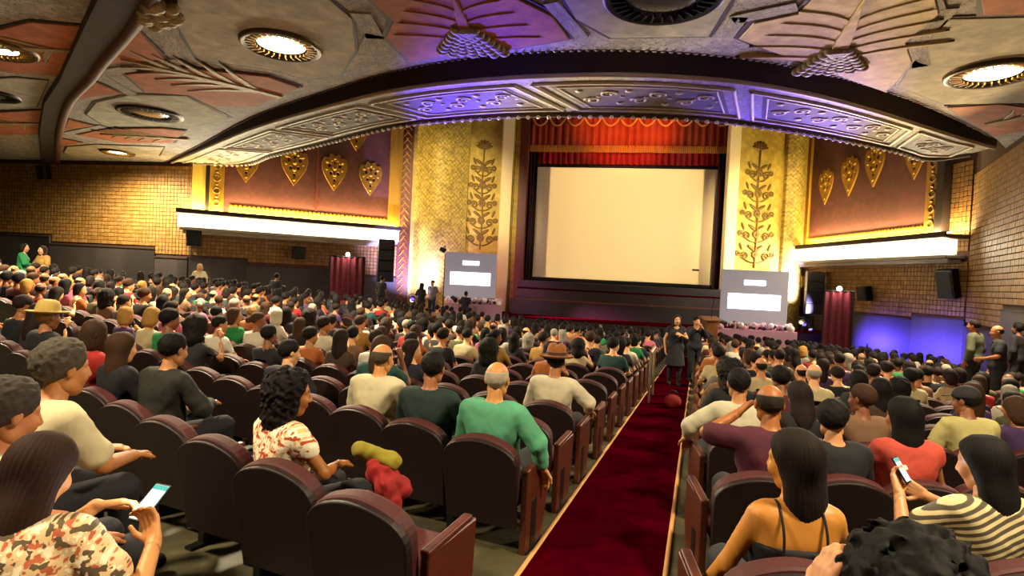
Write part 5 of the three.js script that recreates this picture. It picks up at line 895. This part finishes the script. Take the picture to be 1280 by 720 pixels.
// ---- people on their feet
function stander(px, z, az, spec, o, label, y) { const x = (px - 640) / 720 * z, yy = y ?? floorY(x, z); return person({ stand: 1, lean: 0, ...spec }, { cell: 0.028, hc: 0.013, handC: 0.009, hairCell: 0.015, ...o, y: yy }, x, z, az * DEG, label); }
stander(27, 16.8, 60, { fem: 1, head: { yaw: -10 }, right: { e: [-0.24, 1.12, 0.1], w: [-0.08, 1.05, 0.3] } }, { shirt: 0x1e8a50, hair: 'bob', hairColor: 0x140f0d, skin: 0xb98058, sleeve: 1.8 }, 'woman in green top standing by the left wall');
stander(53, 16.8, -165, { fem: 1, left: { e: [0.26, 1.12, 0.06], w: [0.1, 1.1, 0.24] }, right: { e: [-0.26, 1.12, 0.06], w: [-0.1, 1.1, 0.24] } }, { shirt: 0xb28c46, hair: 'long', hairColor: 0x2a1810, skin: 0xc89066, trousers: 0x1c1c2c, sleeve: 0.8 }, 'long-haired woman in ochre top standing with folded arms by left wall');
stander(249, 21.5, 150, { fem: 1 }, { shirt: 0xd8cda8, hair: 'bob', hairColor: 0xb09a6a, skin: 0xc08a5a }, 'fair-haired woman in cream top standing below the left ledge');
stander(345, 22, 20, {}, { shirt: 0x101014, hair: 'short', hairColor: 0x0c0a0a, skin: 0x7a4a2c }, 'man in black standing before the left dado below the ledge');
stander(527, 25.4, 20, { fem: 1 }, { shirt: 0x14121a, hair: 'long', hairColor: 0x1a1210, skin: 0xb98058 }, 'woman in dark dress standing in front of the left gold pier', 0.0 - 0.6);
stander(541, 25.6, 200, {}, { shirt: 0x7c7488, hair: 'short', hairColor: 0x2a2018, trousers: 0x1c2a50, skin: 0xc08a5a }, 'man in grey shirt standing in front of the left gold pier', 0.0 - 0.45);
stander(582, 25.0, 10, { fem: 1, lean: 12 }, { shirt: 0x1c1a34, hair: 'bun', hairColor: 0x14100e, skin: 0x9a623a }, 'person in navy bending before the left lit display', -0.85);
stander(477, 24.0, 30, {}, { shirt: 0x141418, hair: 'short', hairColor: 0x0c0a0a, skin: 0x7a4a2c }, 'man in black standing beside the left loudspeaker stack', -0.35);
{
  const w = stander(848, 13.8, 186, { fem: 1, step: 0.05, left: { e: [0.24, 1.16, 0.1], w: [0.06, 1.24, 0.28] } }, { shirt: 0x16141e, hair: 'long', hairColor: 0x2a1a12, skin: 0xc08c60, trousers: 0x16141e, sleeve: 0.2 }, 'long-haired woman in dark dress walking up the red carpet');
  const skirt = new THREE.LatheGeometry([[0.13, 1.08], [0.15, 0.98], [0.2, 0.75], [0.24, 0.5], [0.235, 0.5], [0.12, 0.9]].map((q) => new THREE.Vector2(...q)), 28); mesh('skirt', skirt, clothMat(0x16141e), w.g);
}
stander(872, 15.0, 170, { left: { e: [0.26, 1.2, 0.1], w: [0.08, 1.42, 0.2] }, right: { e: [-0.26, 1.2, 0.1], w: [-0.08, 1.42, 0.2] } }, { shirt: 0x1a1826, hair: 'short', hairColor: 0x14100e, skin: 0xb98058, trousers: 0x14141c, sleeve: 1.7 }, 'man in dark clothes behind the woman on the carpet');
{ // landing along the right wall with three people
  const f = [[8.2, 8.6], [9.5, 8.4], [11.5, 13.9], [9.7, 14.4]]; const y0 = -0.52;
  const o = structure('floor_landing', prism(f, -2.2, y0), M.concrete);
  stander(1222, 11.6, -30, { head: { yaw: 10 } }, { shirt: 0x5c6048, hair: 'short', hairColor: 0x1a1210, skin: 0x9a5a34, sleeve: 1.8 }, 'bearded man in olive shirt standing by the purple wall', y0);
  stander(1252, 10.9, -60, { head: { yaw: 6, pitch: 4 }, left: { e: [0.26, 1.12, 0.05], w: [0.08, 1.04, 0.26] } }, { shirt: 0x14161a, hair: 'bald', hairColor: 0x1a1412, skin: 0xa86a44 }, 'man in black T-shirt standing by the purple wall, arm across', y0 - 0.06);
  stander(1277, 12.4, -20, {}, { shirt: 0x121018, hair: 'full', hairColor: 0x0c0a0a, skin: 0x6a4028, sleeve: 1.8 }, 'person in black at the right picture edge by the purple wall', y0 - 0.05);
}
// ---------------------------------------------------------------- build the seats that can be seen
{
  const vis = live.filter((p) => p.px > -60 && p.px < 1340).sort((a, b) => a.z - b.z);
  const own = vis.slice(0, 290), rest = vis.slice(290);
  for (const p of own) {
    SIDE = p.block === 'left' ? 1 : -1; const aisle = p.i === 0 ? -SIDE : 0, r = p.row + 1;
    buildSeat(p.x, p.d, p.az, aisle, `dark red padded cinema chair, ${p.block} block, ${ORD[r]} row, ${ORD[p.i]} from the carpet`, p.block + ' block cinema chairs');
  }
  const n = rest.length, o = thing('far_chairs', 'rows of dark red cinema chairs far away near the stage', 'chairs'); o.userData.kind = 'stuff';
  for (const [nm, g, m] of [['back_shells', seatGeo.shell, M.shell], ['back_cushions', seatGeo.cush, M.cushion], ['seat_cushions', seatGeo.seat, M.cushion]]) {
    const im = new THREE.InstancedMesh(g, m, n); im.name = nm; im.userData.kind = 'stuff'; im.castShadow = im.receiveShadow = true;
    rest.forEach((p, i) => im.setMatrixAt(i, new THREE.Matrix4().makeRotationY(Math.PI - p.az).setPosition(p.x, p.y, -p.d))); o.add(im);
  }
}
// ---------------------------------------------------------------- lit displays beside the stage
function display(px0, px1, py0, py1, z, turn, label) {
  const c = at((px0 + px1) / 2, (py0 + py1) / 2, z), w = (px1 - px0) / 720 * z, h = (py1 - py0) / 720 * z, o = thing('display_panel', label, 'display', new THREE.Vector3(c.x, c.y - h / 2, c.z), turn);
  mesh('screen_board', box(w, h, 0.12, 0, h / 2, -0.06, 0.02), new THREE.MeshStandardMaterial({ color: 0x9a958f, emissive: 0x9a96a8, emissiveIntensity: 0.42, roughness: 0.5 }), o);  // whole board given a faint glow of its own to lift its grey
  const lit = new THREE.MeshStandardMaterial({ color: 0xffffff, emissive: 0xf4f2ff, emissiveIntensity: 3.2 });
  mesh('lit_screen', box(w * 0.78, h * 0.28, 0.03, 0, h * 0.42, 0.01), lit, o); mesh('lit_title', box(w * 0.32, h * 0.09, 0.03, 0, h * 0.77, 0.01), lit, o);
  const bottom = c.y - h / 2, fl = floorY(c.x, z); mesh('stand', [box(0.12, bottom - fl, 0.12, -w * 0.4, -(bottom - fl) / 2, -0.06), box(0.12, bottom - fl, 0.12, w * 0.4, -(bottom - fl) / 2, -0.06)], M.blackMetal, o);
  o.updateMatrixWorld(true); areaLight(new THREE.Vector3(0, h * 0.42, 0.04).applyMatrix4(o.matrixWorld), new THREE.Vector3(0, 0, 1).transformDirection(o.matrixWorld), w * 0.78, h * 0.28, 0xe8e4ff, 3);
  return o;
}
display(556, 620, 316, 372, 26.8, 0.05, 'grey display board with lit white band left of the screen');
display(903, 982, 338, 406, 23.6, -0.2, 'grey display board with lit white band right of the screen');
// flower troughs below the displays
function trough(px, py, z, w, label) {
  const p = at(px, py, z), o = thing('flower_trough', label, 'planter', p, 0), flo = floorY(p.x, z) - p.y; const cols = [0xf0e8e8, 0xe8a0b0, 0x2a1a24, 0xd8c0d0];
  mesh('box', box(w, -flo, 0.5, 0, flo / 2, 0, 0.02), std({ color: 0xb888a0, roughness: 0.7 }), o);
  for (let c = 0; c < 4; c++) { const g = []; for (let k = 0; k < 16; k++) { const s = new THREE.IcosahedronGeometry(0.07 + 0.05 * hash2(k, c + 3), 1); s.translate((hash2(k, c) - 0.5) * w * 0.95, 0.05 + 0.18 * hash2(k + 40, c), (hash2(k, c + 20) - 0.5) * 0.4); g.push(s); } const m = mesh('flowers', g, std({ color: cols[c], roughness: 0.8 }), o); m.userData.kind = 'stuff'; }
}
trough(592, 380, 26.2, 2.6, 'pink and white flower trough below the left display');
trough(940, 412, 23.0, 3.4, 'pink and white flower trough below the right display');
// loudspeakers
function wallSpeaker(px, py, A, B, w, h, label) {
  const p = onWall(px, py, A, B), f = wallFrame(A, B), o = thing('wall_speaker', label, 'loudspeaker', p, f.turn); o.translateZ(0.3);
  const cab = mesh('cabinet', (() => { const g = box(w, h, 0.36, 0, 0, 0, 0.03), q = g.attributes.position; for (let i = 0; i < q.count; i++) if (q.getZ(i) < 0) q.setX(i, q.getX(i) * 0.7); g.computeVertexNormals(); g.rotateX(0.2); return g; })(), M.blackMetal, o);
  const gr = box(w * 0.84, h * 0.84, 0.02, 0, 0, 0.19, 0.006); gr.rotateX(0.2); mesh('grille', gr, M.black, o);
  mesh('bracket', box(0.08, 0.1, 0.3, 0, 0, -0.2), M.blackMetal, o);
}
wallSpeaker(63, 217, LW0, LW1, 0.5, 0.62, 'small black loudspeaker high on the left tiled wall under the beam');
wallSpeaker(243, 297, LW1, [LW1[0] + 0.84, LW1[1] + 0.44], 0.58, 0.72, 'black loudspeaker under the left end of the left ledge');
wallSpeaker(372, 316, LW1, LP1, 0.6, 0.55, 'black loudspeaker on the tiles below the middle of left ledge');
wallSpeaker(1090, 367, RP1, RW1, 0.62, 0.6, 'black loudspeaker on the tiles below the right ledge');
wallSpeaker(1197, 355, RP1, RW1, 0.75, 1.0, 'black loudspeaker hanging at the near end of right ledge');
function lineArray(px, py, z, n, label) { const c = at(px, py, z), o = thing('speaker_stack', label, 'loudspeaker', c, px < 640 ? 0.3 : -0.3), fl = floorY(c.x, z) - c.y; for (let k = 0; k < n; k++) { const m = mesh('cabinet', box(0.75, 0.5, 0.6, 0, -k * 0.5, 0, 0.03), M.blackMetal, o); mesh('grille', box(0.68, 0.42, 0.02, 0, -k * 0.5, 0.305), M.black, m); } mesh('pole', box(0.1, -fl - n * 0.54 + 0.3, 0.1, 0, (fl - n * 0.54 + 0.3) / 2, 0), M.blackMetal, o); mesh('foot', box(0.7, 0.06, 0.6, 0, fl + 0.03, 0), M.blackMetal, o); }
lineArray(483, 306, 27.2, 4, 'tall black loudspeaker stack beside the left plaited column');
lineArray(1019, 346, 27.2, 4, 'tall black loudspeaker stack beside the right gold pier');
// red door curtains with a small light on top
function doorCurtain(px0, px1, py0, py1, z, turn, label) {
  const c = at((px0 + px1) / 2, py0, z), w = (px1 - px0) / 720 * z, fl = floorY(c.x, z), o = thing('door_curtain', label, 'curtain', new THREE.Vector3(c.x, fl, c.z), turn), h = c.y - fl;
  const g = cloth(w, 0.03, h, 0.26, 0.06); mesh('fabric', g, std({ color: 0x5c0a1c, roughness: 0.8, side: THREE.DoubleSide }), o);
  const r = new THREE.CylinderGeometry(0.04, 0.04, w + 0.1, 10); r.rotateZ(Math.PI / 2); r.translate(0, h, 0); mesh('rail', r, M.blackMetal, o);
  mesh('posts', [box(0.06, h, 0.06, -w / 2 - 0.03, h / 2, -0.02), box(0.06, h, 0.06, w / 2 + 0.03, h / 2, -0.02)], M.blackMetal, o);
  const L = mesh('lamp', (() => { const s = new THREE.SphereGeometry(0.1, 12, 8); s.translate(0, h + 0.1, 0.05); return s; })(), new THREE.MeshStandardMaterial({ color: 0xffffff, emissive: 0xfff2dc, emissiveIntensity: 3 }), o);
  const l = new THREE.PointLight(0xfff0d8, 4, 0, 2); l.position.set(0, h + 0.12, 0.25); l.castShadow = true; l.shadow.radius = 5; o.add(l);
}
doorCurtain(414, 455, 321, 365, 25.5, 0.45, 'dark red door curtain on the left below the ledge');
doorCurtain(1034, 1064, 364, 440, 22.5, -0.5, 'dark red door curtain on the right below the ledge');
// handrail and red ball on the carpet side, small lectern near the stage
{
  const p = V(2.62, 10.6, floorY(2.62, 10.6)), o = thing('handrail', 'bare metal handrail post at the left edge of the carpet', 'handrail', p, Math.PI - 18 * DEG);
  const m = std({ color: 0xa89a84, roughness: 0.35, metalness: 0.7 });
  for (const z of [0, 0.9]) { const c = new THREE.CylinderGeometry(0.025, 0.025, 0.95, 10); c.translate(0, 0.475, z); mesh('post', c, m, o); } const t = new THREE.CylinderGeometry(0.028, 0.028, 1.0, 10); t.rotateX(Math.PI / 2); t.translate(0, 0.95, 0.45); mesh('top_rail', t, m, o);
  const b = V(2.95, 10.2, floorY(2.95, 10.2) + 0.13), s = thing('red_bag', 'round red bag standing on the left edge of the carpet', 'bag', b); const g = new THREE.SphereGeometry(0.14, 18, 12); g.scale(1.1, 0.9, 0.9); mesh('pouch', g, clothMat(0xa01414), s); const h = new THREE.TorusGeometry(0.09, 0.012, 6, 16, Math.PI); h.translate(0, 0.1, 0); mesh('handle', h, M.blackMetal, s);
}
{
  const q = at(888, 400, 22.6), fl = floorY(q.x, 22.6), o = thing('lectern', 'small orange-brown wooden lectern at the end of the carpet', 'lectern', V(q.x, 22.6, fl), 0.2), h = q.y - fl, m = std({ color: 0x9a5a20, map: grainTone, roughness: 0.5 });
  mesh('column', box(0.5, h, 0.4, 0, h / 2, 0, 0.03), m, o); const t = box(0.8, 0.06, 0.55, 0, 0, 0, 0.02); t.rotateX(0.25); t.translate(0, h + 0.05, 0.03); mesh('desk_top', t, m, o); mesh('plinth', box(0.75, 0.1, 0.6, 0, 0.05, 0, 0.02), m, o);
  const mic = tube([new THREE.Vector3(0.05, h + 0.05, 0), new THREE.Vector3(0.05, h + 0.5, 0.02), new THREE.Vector3(0.06, h + 0.85, 0.12)], 0.015, 16, 6); mesh('microphone', mic, M.blackMetal, o);
}
// yellow and red shawl over the chair arm beside the curly-haired woman
{
  const p = placeAt('left', 0, 1), g0 = V(p.x, p.d, p.y), o = thing('shawl', 'yellow and red shawl bundled beside the curly-haired woman', 'shawl', g0, Math.PI - p.az);
  const yel = (x, y, z) => capsule(x, y, z, [-0.2, 0.76, 0.12, -0.36, 0.7, 0.2, 0.048, 0.05]) + 0.007 * wob(x, y, z, 46), red = (x, y, z) => smin(capsule(x, y, z, [-0.3, 0.66, 0.14, -0.42, 0.56, 0.2, 0.065, 0.06]), capsule(x, y, z, [-0.38, 0.6, 0.1, -0.44, 0.5, 0.12, 0.05, 0.04]), 0.03) + 0.012 * wob(x, y, z, 50);
  mesh('yellow_fold', toGeo([net(yel, [-0.5, 0.55, 0], [-0.1, 0.9, 0.35], 0.009)]), clothMat(0x9a8a1c), o); mesh('red_fold', toGeo([net(red, [-0.55, 0.38, 0], [-0.15, 0.8, 0.35], 0.009)]), clothMat(0xa01818), o);
}
// bags and bottles on the floor between the rows
{
  const bags = [[-0.72, 1.86, 0x2a2a20, 'dark bag on the floor behind the empty aisle chair'], [-1.0, 2.12, 0x3a3426, 'brown bag on the floor near the woman with the phone']];
  for (const [x, d, c, lab] of bags) { const o = thing('bag', lab, 'bag', V(x, d, floorY(x, d))); mesh('sack', toGeo([net((X, Y, Z) => Math.max(ell(X, Y, Z, 0, 0.1, 0, 0.17, 0.13, 0.1) + 0.01 * wob(X, Y, Z, 30), -Y + 0.003), [-0.25, -0.02, -0.2], [0.25, 0.3, 0.2], 0.014)]), clothMat(c), o); const h = new THREE.TorusGeometry(0.08, 0.01, 6, 16, Math.PI); h.translate(0, 0.2, 0); mesh('handle', h, clothMat(c), o); }
}
// unseen stage lamps on a bar above the balcony edge, and unseen floods
{
  const bar = thing('unseen_lamp_bar', 'unseen black bar carrying the stage lamps above the balcony edge', 'lamp bar'); const t = new THREE.CylinderGeometry(0.04, 0.04, 17, 10); t.rotateZ(Math.PI / 2); t.translate(3, 7.95, -15.9); mesh('bar', t, M.blackMetal, bar);
  mesh('bar_post', [box(0.08, 1.3, 0.08, -4.5, 7.3, -15.9), box(0.08, 1.3, 0.08, 10.5, 7.3, -15.9)], M.blackMetal, bar);
}
function lampCan(a, name, label, R) { const o = thing(name, label, 'lamp', new THREE.Vector3(a[0], a[1], -a[2])); o.lookAt(a[3], a[4], -a[5]); const c = new THREE.CylinderGeometry(R, R * 0.8, R * 2.2, 18, 1, true); c.rotateX(Math.PI / 2); c.translate(0, 0, -R * 1.2); mesh('housing', c, std({ color: 0x101012, roughness: 0.5, side: THREE.DoubleSide }), o); const l = new THREE.CircleGeometry(R * 0.8, 18); l.translate(0, 0, -R * 1.6); mesh('lens_lamp', l, new THREE.MeshStandardMaterial({ color: 0xffffff, emissive: a[6], emissiveIntensity: 2 }), o); mesh('yoke', tube([new THREE.Vector3(-R * 1.15, 0, -R), new THREE.Vector3(-R * 1.15, R * 1.6, -R), new THREE.Vector3(0, R * 2, -R), new THREE.Vector3(R * 1.15, R * 1.6, -R), new THREE.Vector3(R * 1.15, 0, -R)], 0.015, 20, 5), M.blackMetal, o); return o; }
UNSEEN_STAGE_LAMPS.forEach((a, i) => lampCan(a, 'unseen_stage_lamp', `unseen black lamp on the balcony bar lighting the stage front, ${ORD[i]} from the left`, 0.16));
UNSEEN_FLOODS.forEach((a, i) => {
  const o = lampCan(a, 'unseen_flood_lamp', ['unseen lilac flood lamp lighting the foot of the left gold pier', 'unseen lilac flood lamp lighting the foot of the right gold pier', 'unseen purple flood lamp left of the stage lighting the balcony soffit', 'unseen purple flood lamp right of the stage lighting the balcony soffit', 'unseen purple flood lamp lighting the dado on the near side of the right door curtain', 'unseen purple flood lamp lighting the dado behind the right door curtain', 'unseen purple flood lamp lighting the dado near the standing men', 'unseen white flood lamp left of the stage lighting the ceiling', 'unseen white flood lamp right of the stage lighting the ceiling', 'unseen pink flood lamp on a tall stand lighting the stage apron'][i], 0.12), fl = floorY(a[0], a[2]), h = a[1] - fl; o.updateMatrixWorld(true);
  const c = merge([new THREE.CylinderGeometry(0.03, 0.03, h - 0.1, 8).translate(a[0], fl + (h - 0.1) / 2, -a[2]), new THREE.CylinderGeometry(0.2, 0.24, 0.04, 12).translate(a[0], fl + 0.02, -a[2])]); mesh('stand', c, M.blackMetal, o).applyMatrix4(o.matrixWorld.clone().invert());
});
renderer.render(scene, camera);
